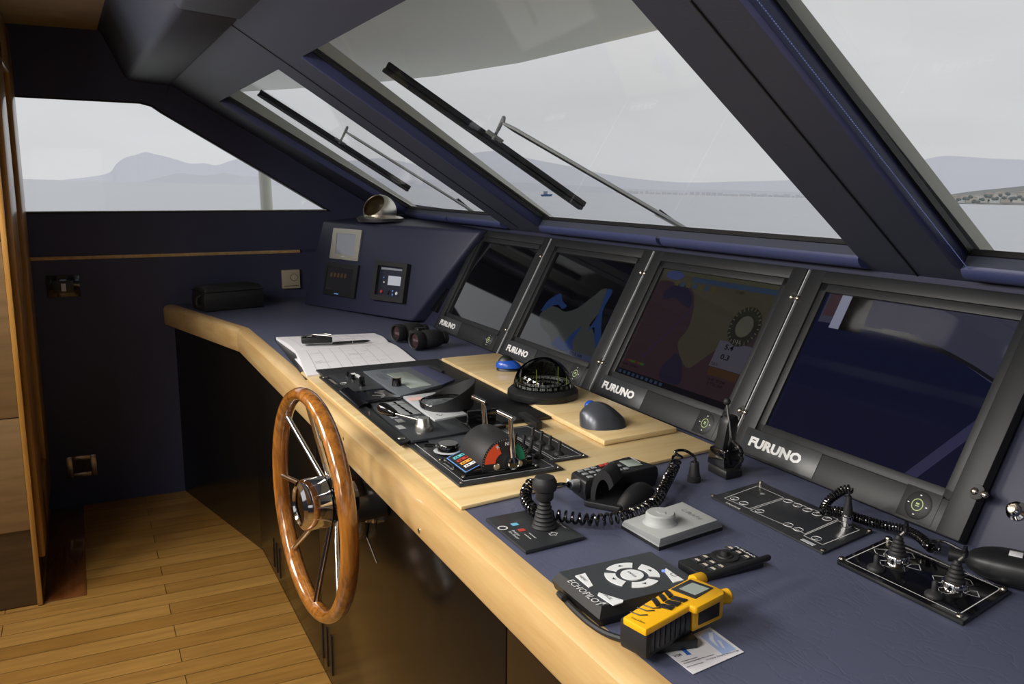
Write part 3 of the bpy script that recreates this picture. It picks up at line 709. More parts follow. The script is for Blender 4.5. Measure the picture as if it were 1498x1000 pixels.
    b = MB(); b.lathe([(0, .016), (.022, .0155), (.026, .0125)], T @ TR((cx, cy, 0)), 0, 28); build(b, 'pad_disc', 'blacksoft', cp)
    b = MB(); TT = T @ TR((cx, cy, .0162)); 
    for k in range(16):
        a0, a1 = 2*PI*k/16, 2*PI*(k+.6)/16; b.line([(.0105*math.cos(a0), .0105*math.sin(a0)), (.0105*math.cos(a1), .0105*math.sin(a1))], .0016, TT)
    b.line([(-.003, -.002), (.003, -.002)], .0016, TT); b.line([(-.002, .002), (.002, .002)], .003, TT)
    build(b, 'pad_ring', scr('pad_lit_ring', 'b9c98a', .25), cp, smooth=0)
    b = MB()
    for dx, dy in ((.018, 0), (-.018, 0), (0, .018), (0, -.018)): b.line([(dx-.001, dy), (dx+.001, dy)], .0018, TT)
    build(b, 'pad_marks', 'white', cp, smooth=0)
    return root, T, Wd
mons = []
for xl, xr, lab, kd in ((-3.262, -2.655, 'leftmost black framed marine monitor with a plain reflecting screen', 'plain'),
                        (-2.652, -2.047, 'second black framed marine monitor from the left, showing a blue sea chart', 'chart'),
                        (-2.044, -1.452, 'third black framed marine monitor, showing a dim chart with a round dial', 'nav'),
                        (-1.447, -.872, 'rightmost and nearest black framed marine monitor with a dark screen', 'dark')):
    r, T, Wd = monitor(xl, xr, lab, kd); mons.append((r, T, Wd))
    for yy in (.096, .381):
        for side in ((Wd,) if kd != 'dark' else (Wd,)):
            b = MB(); b.lathe([(0, .0115), (.013, .0125), (.0135, .0118)], T @ TR((side-.008, yy, 0)), 0, 18); build(b, 'screw_recess', 'gasket', r)
            for dx in (-.012, .006):
                if kd == 'plain' and dx > 0: continue
                b = MB(); b.lathe([(.0065, .0118), (.0065, .014), (.0045, .0165), (0, .0175)], T @ TR((side+dx, yy, 0)), 0, 14); build(b, 'screw', 'nickel', r)
    if kd != 'plain':
        b = MB(); b.box(-.0026, -.0002, .008, .452, .0, .0130, T); build(b, 'edge_strip', 'lightpanel', r, label='bright metal edge strip')
b = MB(); 
# stud buttons on the dash right of the last monitor
for px, py, lb in ((1488, 748, 'chrome push button on the blue dash beside the rightmost monitor'),):
    P = DP(px, py, -.022); T = zframe(P, DN)
    r = thing('push_button', P, lb, 'button'); b = MB(); b.lathe([(.016, 0), (.016, .004), (.011, .007), (.0105, .016), (.008, .018), (.008, .016)], T, 0, 24); build(b, 'button_ring', 'chrome', r)
    b = MB(); b.lathe([(.008, .0165), (.006, .0185), (0, .019)], T, 0, 20); build(b, 'button_cap', 'nickel', r)
# card reader left of the first monitor
q = [DP(x, y, -.021) for x, y in ((626, 452), (640.5, 458), (658, 424), (642, 419))]
uv = [(p.x, (p-DO).dot(DV)) for p in q]
cr = thing('card_reader', tuple(q[0]), 'small glossy black card reader on the dash left of the first monitor', 'card reader')
b = MB(); b.prism(uv, -.022, -.006, TD, bev=.002); build(b, 'reader_body', 'blackgloss', cr)
cx = sum(p[0] for p in uv)/4; cy = sum(p[1] for p in uv)/4
b = MB(); b.box(cx-.012, cx+.002, cy-.02, cy+.03, -.007, -.0045, TD, 0, .001); build(b, 'reader_door', 'plate', cr)
b = MB(); b.line([(cx-.02, cy+.045), (cx+.015, cy+.045)], .002, TD, 0, -.0056); build(b, 'reader_print', 'white', cr, smooth=0)

# ---------------- corner instrument pod (padded block)
A = G(443, 445, Z0); B_ = G(612, 476, Z0); Tl = G(472, 322, 1.365); Tr = G(700, 338, 1.365)
Nf = (B_-A).cross(Tl-A).normalized()
if Nf.y > 0: Nf = -Nf
def PF(px, py, h=0): return PL(px, py, A+Nf*h, Nf)
a0, a1, t0, t1 = A, PF(601, 470), PF(472, 323), PF(703, 338)
back = lambda p, z=None: Vector((p.x-.05, 1.62, p.z))
b = MB()
ringL = [A, t0, Vector((XW+.01, 1.62, t0.z)), Vector((XW+.01, 1.62, A.z)), ]
ringR = [a1, t1, Vector((t1.x, 1.60, t1.z)), Vector((a1.x, 1.60, A.z))]
b.loft([[A, t0, Vector((t0.x-.1, 1.50, t0.z+.03)), Vector((A.x-.1, 1.5, A.z))], [a1, t1, Vector((t1.x, 1.50, t1.z+.005)), Vector((a1.x, 1.5, A.z))]], bev=.012)
b.box(-3.95, STB-.05, 1.5, 1.62, 1.0, 1.372)
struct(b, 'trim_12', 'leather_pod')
TF = frame(A, (a1-A), (t0-A))             # local x right along the face, y up, z out?
if TF.to_3x3().col[2].dot(Nf) < 0: print('pod frame flips')
def FP(px, py): d = TF.inverted() @ PF(px, py); return (d.x, d.y)
def plate_on(k, pts, h0, h1, bev=.002):
    return [FP(*k(x, y)) for x, y in pts]
# silver touch panel
r = thing('touch_panel', PF(485, 380), 'square silver framed touch panel, upper of two on the corner pod', 'display')
o_ = [FP(*KC4(x, y)) for x, y in ((347, 490), (518, 510), (545, 320), (372, 307))]
i_ = [FP(*KC4(x, y)) for x, y in ((383, 462), (493, 476), (508, 347), (392, 338))]
b = MB(); b.loft([[(x, y, 0) for x, y in o_], [(x, y, .006) for x, y in o_], [(x, y, .006) for x, y in i_], [(x, y, .003) for x, y in i_]], TF, caps=False); build(b, 'touch_frame', 'silver', r, smooth=20)
b = MB(); b.poly([(x, y, .0035) for x, y in i_], TF); build(b, 'touch_screen', mat('pale_screen', '5a5e66', .05, emit='8a8f98', estr=.25), r, smooth=0)
b = MB(); c0 = FP(*KC4(430, 481)); blot(b, TF @ TR((c0[0]-.016, c0[1]-.004, .0063)), .007, .030, 6); build(b, 'frame_print', 'white', r, smooth=0)
# black display
r = thing('black_display', PF(480, 430), 'square black display, lower of two on the corner pod', 'display')
o_ = [FP(*KC4(x, y)) for x, y in ((312, 708), (502, 738), (530, 535), (338, 515))]
i_ = [FP(*KC4(x, y)) for x, y in ((325, 680), (478, 703), (500, 562), (345, 545))]
b = MB(); b.loft([[(x, y, 0) for x, y in o_], [(x, y, .012) for x, y in o_], [(x, y, .012) for x, y in i_], [(x, y, .009) for x, y in i_]], TF, caps=False); build(b, 'display_frame', 'black', r, smooth=20)
b = MB(); b.poly([(x, y, .0095) for x, y in i_], TF); build(b, 'display_screen', scr('dim_display', '1b1a1c', .3), r, smooth=0)
b = MB()
cx0, cy0 = i_[3]; 
for k in range(5): b.box(cx0+.03+k*.028, cx0+.046+k*.028, cy0-.045, cy0-.025, .0098, .0101, TF)
build(b, 'display_icons', scr('dim_amber', '3a2c1e', .5), r, smooth=0)
b = MB(); c0 = FP(*KC4(398, 709)); blot(b, TF @ TR((c0[0]-.02, c0[1]-.003, .0123)), .005, .034, 6); build(b, 'display_print', scr('blue_lit', '6c9ad8', .8), r, smooth=0)
# control unit with deep surround
r = thing('control_unit', PF(575, 415), 'black instrument with small lit screen in a deep surround on the corner pod', 'instrument')
o_ = [FP(*KC4(x, y)) for x, y in ((612, 745), (810, 770), (842, 530), (648, 508))]
i_ = [FP(*KC4(x, y)) for x, y in ((640, 715), (790, 738), (812, 555), (662, 538))]
b = MB(); b.loft([[(x, y, 0) for x, y in o_], [(x, y, .024) for x, y in o_], [(x, y, .024) for x, y in i_], [(x, y, .006) for x, y in i_]], TF, caps=False); build(b, 'surround', 'blacksoft', r, smooth=20)
b = MB(); b.poly([(x, y, .008) for x, y in i_], TF); build(b, 'unit_face', mat('unit_face', '1c2030', .4), r, smooth=0)
def onface(pts, h): return [(*FP(*KC4(x, y)), h) for x, y in pts]
b = MB(); b.poly(onface(((705, 655), (782, 662), (790, 607), (712, 598)), .0095), TF); build(b, 'unit_screen', scr('lit_grey', 'a5a8ae', .35), r, smooth=0)
b = MB(); b.poly(onface(((668, 560), (805, 572), (806, 562), (670, 546)), .0095), TF); build(b, 'header_strip', mat('strip', '8a8d98', .4), r, smooth=0)
for (x, y, c, rr) in ((670, 695, 'red', .007), (708, 700, 'black', .009), (740, 693, 'bluep', .0045), (738, 716, 'bluep', .0045), (762, 708, 'white', .007), (686, 638, 'white', .004), (686, 610, 'bluep', .003)):
    p = FP(*KC4(x, y)); b = MB(); b.cyl(rr, .008, .014, TF @ TR((*p, 0)), n=16, b=.001); build(b, 'knob', c, r)
# stainless ventilator cowl on top of the pod
CT = PY(556, 320, 1.27)
r = thing('ventilator_cowl', CT, 'stainless steel domed ventilator cowl on top of the corner pod', 'ventilator')
b = MB(); b.lathe([(0, -.012), (.100, -.012), (.108, 0), (.110, .004), (.100, .009), (.090, .013), (0, .013)], TR(CT), 0, 40); build(b, 'cowl_flange', M['cowl'], r)
# shell : sphere with an opening facing the camera-left
open_dir = (Vector((-1.0, -.05, .62))).normalized()
open_dir = (cR*-.48 - cF*.80 + Vector((0, 0, .52))).normalized()
b = MB(); n, m = 40, 22; R = .078; Tq = zframe(CT+Vector((0, 0, .034)), -open_dir)
pr = []
for k in range(m+1):
    a = PI*k/m*.735; pr.append((R*math.sin(a), R*math.cos(a)))
b.lathe(pr, Tq, 0, 40)
pr2 = [(r_*.955, z_*.955) for r_, z_ in pr]; zc = CT.z+.006
b.v = [Vector((v.x, v.y, max(v.z, zc))) for v in b.v]
build(b, 'cowl_shell', M['cowl'], r)
b = MB(); b.lathe([pr[-1]]+pr2[::-1], Tq, 0, 40); b.v = [Vector((v.x, v.y, max(v.z, zc+.001))) for v in b.v]
build(b, 'cowl_inside', mat('dull_bronze_inside', '857a66', .42, .9), r)

# ---------------- port wall fittings
def PW(px, py, h=0): return PX(px, py, XW+h)
TWl = Matrix(((0, 0, 1, XW), (1, 0, 0, 0), (0, 1, 0, 0), (0, 0, 0, 1)))   # local x = world y, y = z, z = out of wall
def wr(px, py): p = PW(px, py); return (p.y, p.z)
K2 = crop(0, 330, 2.942); K3 = crop(0, 660, 2.942)
def wrect(k, x0, y0, x1, y1):
    a = wr(*k(x0, y0)); c = wr(*k(x1, y1)); return (min(a[0], c[0]), max(a[0], c[0]), min(a[1], c[1]), max(a[1], c[1]))
r = thing('wall_switch', PW(92, 418), 'black wall switch plate with a white rocker on the blue port wall', 'switch')
x0, x1, y0, y1 = wrect(K2, 197, 215, 348, 303)
b = MB(); b.box(x0, x1, y0, y1, 0, .008, TWl, 0, .002); build(b, 'switch_plate', 'blackgloss', r)
b = MB(); w_ = x1-x0; h_ = y1-y0; b.box(x0+.2*w_, x1-.2*w_, y0+.2*h_, y1-.25*h_, .008, .010, TWl, 0, .001); build(b, 'switch_insert', 'plate', r)
b = MB(); b.box(x0+.43*w_, x0+.57*w_, y0+.27*h_, y0+.62*h_, .010, .014, TWl, 0, .001); build(b, 'rocker', 'white', r)
r = thing('wall_outlet', PW(118, 680), 'wall socket in a brushed metal frame low on the blue port wall', 'socket')
x0, x1, y0, y1 = wrect(K3, 283, 25, 420, 98)
b = MB(); w_ = x1-x0; h_ = y1-y0
b.box(x0, x0+.2*w_, y0, y1, 0, .008, TWl, 0, .001); b.box(x1-.2*w_, x1, y0, y1, 0, .008, TWl, 0, .001); b.box(x0+.2*w_, x1-.2*w_, y1-.2*h_, y1, 0, .008, TWl, 0, .001); b.box(x0+.2*w_, x1-.2*w_, y0, y0+.2*h_, 0, .008, TWl, 0, .001)
build(b, 'outlet_frame', 'nickel', r)
b = MB(); b.box(x0+.2*w_, x1-.2*w_, y0+.2*h_, y1-.2*h_, 0, .006, TWl); build(b, 'outlet_insert', 'black', r)
b = MB(); b.lathe([(.022, .0062), (.021, .008), (.018, .008), (.017, .0063), (0, .0063)], TWl @ TR(((x0+x1)/2, (y0+y1)/2, 0)), 0, 20); build(b, 'socket_ring', 'black', r)
r = thing('thermostat', PW(424, 407), 'square beige thermostat with a small dial on the port wall above the countertop', 'thermostat')
x0, x1, y0, y1 = wrect(K2, 1209, 190, 1289, 266)
b = MB(); b.box(x0, x1, y0, y1, 0, .022, TWl, 0, .003); build(b, 'thermostat_body', 'beige', r)
b = MB(); b.lathe([(.017, .022), (.016, .027), (0, .0275)], TWl @ TR((x0+(x1-x0)*.66, y0+(y1-y0)*.6, 0)), 0, 24); build(b, 'dial', 'beige', r)
b = MB(); b.torus(.018, .0012, TWl @ TR((x0+(x1-x0)*.66, y0+(y1-y0)*.6, .0225)), 0, 24, 6); b.box(x0+.01, x1-.01, y0+.012, y0+.015, .0218, .0225, TWl); build(b, 'dial_marking', 'plate2', r)
# black camera bag
bl, brr = G(300, 457, Z0), G(386, 449, Z0)
d = (brr-bl); Lb = d.length; Tb = frame(bl, (d.x, d.y, 0), (-d.y, d.x, 0))
r = thing('camera_bag', bl+d/2, 'small black zipped camera bag on the countertop against the port wall', 'bag')
hb = ZAT(bl+d*.5, 417.5)-Z0
b = MB(); b.loft([[(.0, .0, 0), (Lb, 0, 0), (Lb, .15, 0), (0, .15, 0)], [(-.004, -.006, hb*.5), (Lb+.004, -.006, hb*.5), (Lb+.004, .156, hb*.5), (-.004, .156, hb*.5)], [(.004, 0, hb*.85), (Lb-.004, 0, hb*.85), (Lb-.004, .15, hb*.85), (.004, .15, hb*.85)], [(.012, .012, hb), (Lb-.012, .012, hb), (Lb-.012, .138, hb), (.012, .138, hb)]], Tb, bev=.012); build(b, 'bag_body', 'blacksoft', r)
b = MB(); b.tube([(.0, -.004, hb*.8), (Lb, -.004, hb*.8), (Lb, .154, hb*.8), (0, .154, hb*.8)], .003, 6, closed=True, T=Tb); build(b, 'zip', 'black', r)
b = MB(); b.tube(bez([(-.002, .03, hb*.65), (-.022, .03, hb*.55), (-.024, .03, hb*.3), (-.002, .03, hb*.2)], 5), .006, 8, T=Tb); build(b, 'side_loop', 'blacksoft', r)
# ---------------- tall cabinet at the left with framed door
r = thing('tall_cabinet', (-3.9, -.9, 0), 'tall light brown veneered cabinet at the left edge with darker base', 'cabinet')
b = MB(); b.box(XW+.003, -3.446, -2.0, -.222, .004, 2.205); build(b, 'cabinet_body', 'panelbase', r)
zj = lambda px, py: PX(px, py, -3.43).z
b = MB()
z1, z2 = zj(20, 766), zj(20, 611)
zt = 2.2
b.box(-3.446, -3.432, -1.9, -.236, .30, z2-.004, bev=.002); 
b.box(-3.446, -3.432, -1.9, -.236, z2, z2+.62, bev=.002); b.box(-3.446, -3.432, -1.9, -.236, z2+.624, zt, bev=.002)
build(b, 'front_panel', 'panelwood', r)
b = MB(); b.box(-3.455, -3.43, -.236, -.218, .003, 2.205, bev=.003); build(b, 'corner_post', 'oak', r)
b = MB(); X0, X1 = -4.475, -3.47
yd = -.222
def stile(x0, x1, z0, z1): b.box(x0, x1, yd, yd+.022, z0, z1, bev=.006)
stile(-3.80, -3.50, .16, 2.18); stile(-4.475, -4.20, .16, 2.18); stile(-4.26, -3.72, .16, .34); stile(-4.26, -3.72, 1.98, 2.18)
dr = build(b, 'framed_door', 'oak', r)
b = MB(); b.box(-4.21, -3.79, yd-.002, yd+.004, .33, 1.99); build(b, 'door_inset', mat('glossy_brown_inset', '6a4318', .08, coat=1.), dr)

# ---------------- steering wheel
WC = PY(455.4, 736.7, .42); Rw = .246; zf = zframe(WC, (0, -1, 0), (1, 0, 0)) @ Matrix.Rotation(.067, 4, 'Y')
r = thing('helm_wheel', tuple(WC), 'large varnished wood steering wheel with chrome spokes on the cabinet front', 'steering wheel')
b = MB(); b.torus(Rw, .0155, zf, 0, 72, 16, 1.25); build(b, 'wheel_rim', 'teak', r)
for k in range(8):
    a = PI/4*k+PI/2+.02
    p0 = zf @ Vector((.045*math.cos(a), .045*math.sin(a), -.045)); p1 = zf @ Vector(((Rw-.010)*math.cos(a), (Rw-.010)*math.sin(a), 0))
    b = MB(); b.tube([p0, p1], .0062, 12); build(b, 'spoke', 'chrome', r)
b = MB(); b.lathe([(0, -.10), (.035, -.10), (.04, -.07), (.055, -.055), (.055, -.035), (0, -.035)], zf, 0, 36); build(b, 'hub_base', 'blackgloss', r)
b = MB(); b.lathe([(.052, -.035), (.058, -.03), (.058, .012), (.054, .024), (.044, .030), (.040, .026), (0, .030)], zf, 0, 40); build(b, 'hub_cap', 'chrome', r)
b = MB(); b.lathe([(0, -.170), (.028, -.170), (.028, -.10), (0, -.10)], zf @ TR((0, -.034, 0)), 0, 24); build(b, 'shaft', 'black', r)
# round cover behind the wheel and key switch
P = PY(524, 740, YF-.006)
r = thing('steering_mount', P, 'round black steering pump cover on the cabinet front behind the wheel', 'mount')
b = MB(); b.lathe([(.085, 0), (.085, .012), (.078, .026), (.055, .036), (0, .04)], zframe(P, (0, -1, 0)), 0, 48); build(b, 'mount_cover', 'blackgloss', r)
b = MB(); P2 = PY(509, 703, YF-.04); b.lathe([(0, 0), (.022, 0), (.022, .02), (.016, .03), (0, .032)], zframe(P2, (0, -1, .2)), 0, 24); build(b, 'mount_stud', 'silver', r)
P = PY(548, 757, YF-.006)
r = thing('key_switch', P, 'small metal key switch on the black cabinet front right of the wheel', 'switch')
b = MB(); b.lathe([(.013, 0), (.013, .006), (.009, .009), (.008, .022), (.006, .024), (0, .024)], zframe(P, (0, -1, 0)), 0, 18); build(b, 'barrel', 'nickel', r)
b = MB(); b.box(-.009, .009, -.002, .002, .024, .04, zframe(P, (0, -1, 0)), 0, .001); build(b, 'key', 'black', r)

# ---------------- wipers outside the glass
def wiper(bl0, bl1, piv, arm, cl, label, sc_):
    D = .10; A_ = WP(*bl0, D); B2 = WP(*bl1, D)
    r = thing('windshield_wiper', WP(*arm[-1], .075), label, 'wiper')
    T = frame(A_, B2-A_, PN.cross(B2-A_)); L = (B2-A_).length
    b = MB(); b.box(0, L, -.012*sc_, .012*sc_, -.016, -.004, T, 0, .002); b.box(0, L, -.016*sc_, -.002, -.004, .014, T, 0, .002); build(b, 'blade', 'gasket', r)
    b = MB(); b.box(0.01, L-.01, .003, .016*sc_, -.002, .006, T, 0, .001); build(b, 'rubber_lip', 'plate2', r)
    C_ = WP(*piv, .10); b = MB()
    b.prism([(-.034*sc_, -.016*sc_), (.026*sc_, -.016*sc_), (.034*sc_, .016*sc_), (-.026*sc_, .016*sc_)], -.022, -.017, frame(C_, B2-A_, PN.cross(B2-A_)), 0, .0012)
    b.cyl(.005, -.03, .0, frame(C_, B2-A_, PN.cross(B2-A_)), n=12); build(b, 'clevis', 'greyp', r)
    pts = [WP(x, y, .10) for x, y in arm]
    off = (pts[-1]-pts[0]).normalized().cross(PN)*.010*sc_
    b = MB(); b.tube([pts[0]+off*0, pts[0]+off+(pts[-1]-pts[0])*.06, pts[-1]+off], .0045*sc_, 8); build(b, 'arm_rod', 'lightpanel', r)
    b = MB(); b.tube([pts[0], pts[0]-off+(pts[-1]-pts[0])*.06, pts[-1]-off], .0045*sc_, 8); build(b, 'arm_rod', 'plate2', r)
    b = MB(); b.tube([C_+(WP(*cl, .10)-C_)*.1, WP(*cl, .115)], .006*sc_, 8); b.tube([WP(*cl, .115)+Vector((0, 0, -.0)), pts[0]], .006*sc_, 8); build(b, 'swivel', 'greyp', r)
    e = pts[-1]; dr_ = (pts[-1]-pts[-2]).normalized()
    b = MB(); b.loft([[e-dr_*.10+off*1.1, e-dr_*.10-off*1.1, e-dr_*.10-off*1.1+PN*.012, e-dr_*.10+off*1.1+PN*.012], [e+dr_*.12+off*2.6, e+dr_*.12-off*2.6, e+dr_*.12-off*2.6-PN*.03, e+dr_*.12+off*2.6-PN*.03]], bev=.003); build(b, 'arm_foot', 'lightpanel', r)
wiper((564, 97), (852, 301), (728, 191), [(736, 180), (960, 313), (1005, 336)], (737, 172), 'long black wiper with chrome arm outside the wide middle windshield pane', 1.)
wiper((379, 135), (598, 276), (501, 201), [(506, 193), (660, 290), (695, 311)], (508, 186), 'black wiper with thin arm outside the narrow left windshield pane', .9)
# ================================================================== THINGS ON THE COUNTERTOP
def plate(pts, z0, z1, mats, bev=.0015, k=None, name=None, parent=None):
    p = quad(k, pts, z1) if k else pts
    b = MB(); b.prism(p, z0, z1, bev=bev); return b
def centre(p): return Vector((sum(q[0] for q in p)/len(p), sum(q[1] for q in p)/len(p), 0))
# ---- logbook
r = thing('logbook', G(500, 515, Z0), 'open logbook with ruled handwritten pages on the blue countertop', 'book')
zb = Z0+.012
cA, cB, cC, cD = G(404, 493, zb), G(449, 549, zb), G(614, 531, zb), G(548, 487, zb)   # left-back.. corners : near-left run A->B is the front edge
fA, fB = G(432, 513, zb), G(568, 500, zb)
def page(p00, p10, p11, p01, hump, z0):
    # p00->p10 along the front edge, p01->p11 along the back
    rings = []
    for i in range(9):
        t = i/8; h = .010+hump(t)
        a = p00.lerp(p10, t); c = p01.lerp(p11, t)
        a = Vector((a.x, a.y, 0)); c = Vector((c.x, c.y, 0))
        rings.append([a+Vector((0, 0, z0)), a+Vector((0, 0, z0+h)), c+Vector((0, 0, z0+h)), c+Vector((0, 0, z0))])
    return rings
hl = lambda t: .006*math.sin(PI*min(1, t*1.0))*t*2.2*(1-t)**.5
b = MB(); b.loft(page(cA, fA, fB, cD, lambda t: .012*math.sin(PI*t)*t, Z0+.002)); build(b, 'left_pages', 'paper', r, smooth=50)
b = MB(); b.loft(page(fA, cB, cC, fB, lambda t: .012*math.sin(PI*(1-t))*(1-t), Z0+.002)); build(b, 'right_pages', 'paper', r, smooth=50)
b = MB(); e = Vector((0, -.006, 0)); b.prism([cA+e+Vector((-.006, 0, 0)), cB+e+Vector((.004, 0, 0)), cC+Vector((.004, .004, 0)), cD+Vector((-.004, .006, 0))], Z0+.0003, Z0+.0022); build(b, 'cover', 'black', r)
random.seed(5)
b = MB()
def pgpt(u, v, right=True):
    a, c, d, f_ = (fA, cB, cC, fB) if right else (cA, fA, fB, cD)
    p = a.lerp(c, u).lerp(f_.lerp(d, u), v)
    hp = .012*math.sin(PI*(1-u))*(1-u) if right else .012*math.sin(PI*u)*u
    return Vector((p.x, p.y, Z0+.002+.010+hp+.0006))
def pen(mb, pts, w, right):
    q = [pgpt(u, v, right) for u, v in pts]
    for a, c in zip(q, q[1:]):
        d = (c-a); d.z = 0
        if d.length < 1e-6: continue
        d.normalize(); n_ = Vector((-d.y, d.x, 0))*w/2
        mb.poly([a-n_, c-n_, c+n_, a+n_])
for rt in (True, False):
    for v in (.10, .22, .33, .43, .56, .68, .80): pen(b, [(u/10, v) for u in range(1, 10)], .0011, rt)
    for u in (.08, .3, .62, .93): pen(b, [(u, v/10) for v in range(1, 10)], .0009, rt)
build(b, 'ruled_lines', mat('ruling', '9a9aa6', .8), r, smooth=0)
b = MB()
for rt in (True, False):
    for row in range(16):
        u0 = .12+.052*row; v0 = random.choice((.12, .45, .58, .6, .7)); n_ = random.randint(8, 22)
        if random.random() < .3: continue
        v = v0; pts = []
        for i in range(n_): pts.append((u0+random.uniform(-.012, .012), v)); v += .008
        pen(b, pts, .0012, rt)
build(b, 'handwriting', 'ink', r, smooth=0)
# loose sheets under the book
p = [G(431, 526, Z0), G(451, 549, Z0), G(468, 547, Z0), G(447, 524, Z0)]
b = MB(); b.prism(p, Z0+.0003, Z0+.0035); one(b, 'notepad', 'paper', 'white notepad edge sticking out beneath the open logbook', 'notepad')
# multitool case + pen
zt_ = Z0+.026
a, c = G(441, 502, zt_), G(486, 500, zt_); T = frame(a, (c-a), Vector((0, 0, 1)).cross(c-a)); L = (c-a).length
r = thing('folding_multitool', a, 'black and steel folding multitool lying on the left logbook page', 'tool')
b = MB(); b.box(0, L, -.018, .018, 0, .022, T, 0, .005); build(b, 'tool_handle', 'black', r)
b = MB(); b.tube(bez([T @ Vector((0, -.014, .024)), T @ Vector((L*.3, .01, .028)), T @ Vector((L*.75, -.006, .026)), T @ Vector((L*1.0, -.014, .022))], 6), .003, 8); b.tube(bez([T @ Vector((L*.35, .012, .024)), T @ Vector((L*.7, .02, .027)), T @ Vector((L*.98, .010, .025))], 6), .003, 8); build(b, 'steel_arm', 'steel', r)
a, c = G(486, 502, zt_-.004), G(543, 498, zt_-.004)
r = thing('pen', a, 'slim black pen lying beside the multitool across the logbook', 'pen'); T = zframe(a, c-a); L = (c-a).length
b = MB(); b.lathe([(0, 0), (.0035, .002), (.005, .02), (.005, L*.82), (.0035, L*.92), (0, L)], T, 0, 14); build(b, 'barrel', 'black', r)
b = MB(); b.box(-.0015, .0015, .0045, .0065, L*.5, L*.8, T); b.lathe([(.0053, L*.50), (.0053, L*.52)], T, 0, 14); build(b, 'clip', 'steel', r)
# ---- binoculars
r = thing('binoculars', G(610, 500, Z0), 'black rubber covered binoculars lying on the countertop before the leftmost monitor', 'binoculars')
for (ex, ey) in ((578, 487), (605, 498)):
    a = G(ex, ey, Z0+.0375); ax = Vector((-.24, .95, -.02)).normalized(); T = zframe(a, ax)
    b = MB(); b.lathe([(.026, .012), (.027, 0), (.031, -.002), (.033, .004), (.033, .030), (.029, .036), (.030, .040), (.034, .045), (.033, .095), (.028, .112), (.022, .115), (.022, .120), (.024, .122), (.024, .140), (.018, .143), (.016, .138), (0, .138)], T, 0, 28); build(b, 'barrel', 'blacksoft', r)
    b = MB(); b.lathe([(.026, .010), (.018, .006), (0, .005)], T, 0, 28); build(b, 'lens', mat('coated_lens', '3a2a2c', .05, coat=1.), r)
a = G(592, 490, Z0+.045); T = zframe(a, ax); b = MB(); b.box(-.03, .03, -.012, .012, .035, .10, zframe(a, ax), 0, .006); build(b, 'bridge', 'blacksoft', r)
b = MB(); b.cyl(.012, .05, .085, T @ TR((0, -.012, 0)) , n=18, b=.002); build(b, 'focus_wheel', 'black', r)

# ---- navigation panel block (left of the throttle)
r = thing('helm_control_panel', G(630, 590, ZW), 'large black steering control panel set into the maple, with lever, dial and small display', 'control panel')
zp = ZW+.012
base = [(-2.625, .632), (-1.835, .628), (-1.835, 1.030), (-2.625, 1.040)]
b = MB(); b.prism(base, ZW, zp-.003, bev=.002); build(b, 'base_plate', 'black', r)
def sub(name, pts, h, m, k=K5, bev=.0008, z0=None, parent=None):
    z0 = zp-.003 if z0 is None else z0
    b = MB(); b.prism(quad(k, pts, zp+h), z0, zp+h, bev=bev); return build(b, name, m, parent or r)
sub('front_rail', ((100, 182), (165, 175), (900, 742), (812, 775)), .002, 'black')
b = MB(); Tt = frame(gp(K5, 182, 208, zp+.003), (1, 0, 0), (0, 1, 0)); blot(b, Tt, .010, .075, 8); build(b, 'rail_print', 'silver', r, smooth=0)
for x, y in ((152, 188), (822, 722)):
    b = MB(); b.lathe([(.009, 0), (.008, .0012), (.006, .0005), (0, 0)], TR(gp(K5, x, y, zp+.003)), 0, 24); build(b, 'rail_screw', 'steel', r)
o1 = sub('knob_panel', ((182, 165), (478, 134), (668, 282), (400, 312)), .003, 'plate')
for x, y, rr, hh in ((350, 178, .0075, .012), (398, 208, .0075, .014), (478, 265, .0095, .026)):
    P = gp(K5, x, y, zp+.003); b = MB(); b.lathe([(rr, 0), (rr*.95, hh*.3), (rr*.8, hh), (0, hh)], TR(P), 0, 20); build(b, 'knob', 'blackgloss', r)
b = MB()
for x, y in ((405, 160), (435, 172), (455, 190)):
    P = gp(K5, x, y, zp+.0034); b.box(-.014, .014, -.006, .006, 0, .0004, TR(P))
build(b, 'knob_print', 'white', r, smooth=0)
b = MB(); P = gp(K5, 312, 242, zp+.0034); b.torus(.009, .0006, TR(P), 0, 20, 4); build(b, 'printed_ring', 'white', r, smooth=0)
sub('inclinometer_frame', ((395, 318), (672, 284), (815, 362), (478, 408)), .010, 'blackgloss')
b = MB(); b.prism(quad(K5, ((430, 325), (668, 297), (770, 355), (490, 395)), zp+.012), zp+.0101, zp+.0115); build(b, 'inclinometer_glass', mat('smoked_glass', '20242a', .04, coat=1.), r)
b = MB()
c0 = gp(K5, 600, 345, zp+.0119)
for k in range(13): a = PI*(.1+.8*k/12); b.line([(.026*math.cos(a), .018*math.sin(a)), (.032*math.cos(a), .023*math.sin(a))], .0012, TR(c0))
b.line([(0, -.01), (.012, .014)], .0015, TR(c0)); build(b, 'inclinometer_scale', 'white', r, smooth=0)
# curved handle at the front
P = gp(K5, 345, 320, zp); Q = gp(K5, 520, 460, zp); 
b = MB(); rings = []
for p in (P, Q): rings.append([p+Vector((0, yy, zz)) for yy, zz in ((-.020, .0), (-.022, .006), (-.012, .012), (.004, .014), (.004, .011), (-.010, .009), (-.015, .004), (-.015, 0))])
b.loft(rings); build(b, 'curved_guard', 'blackgloss', r)
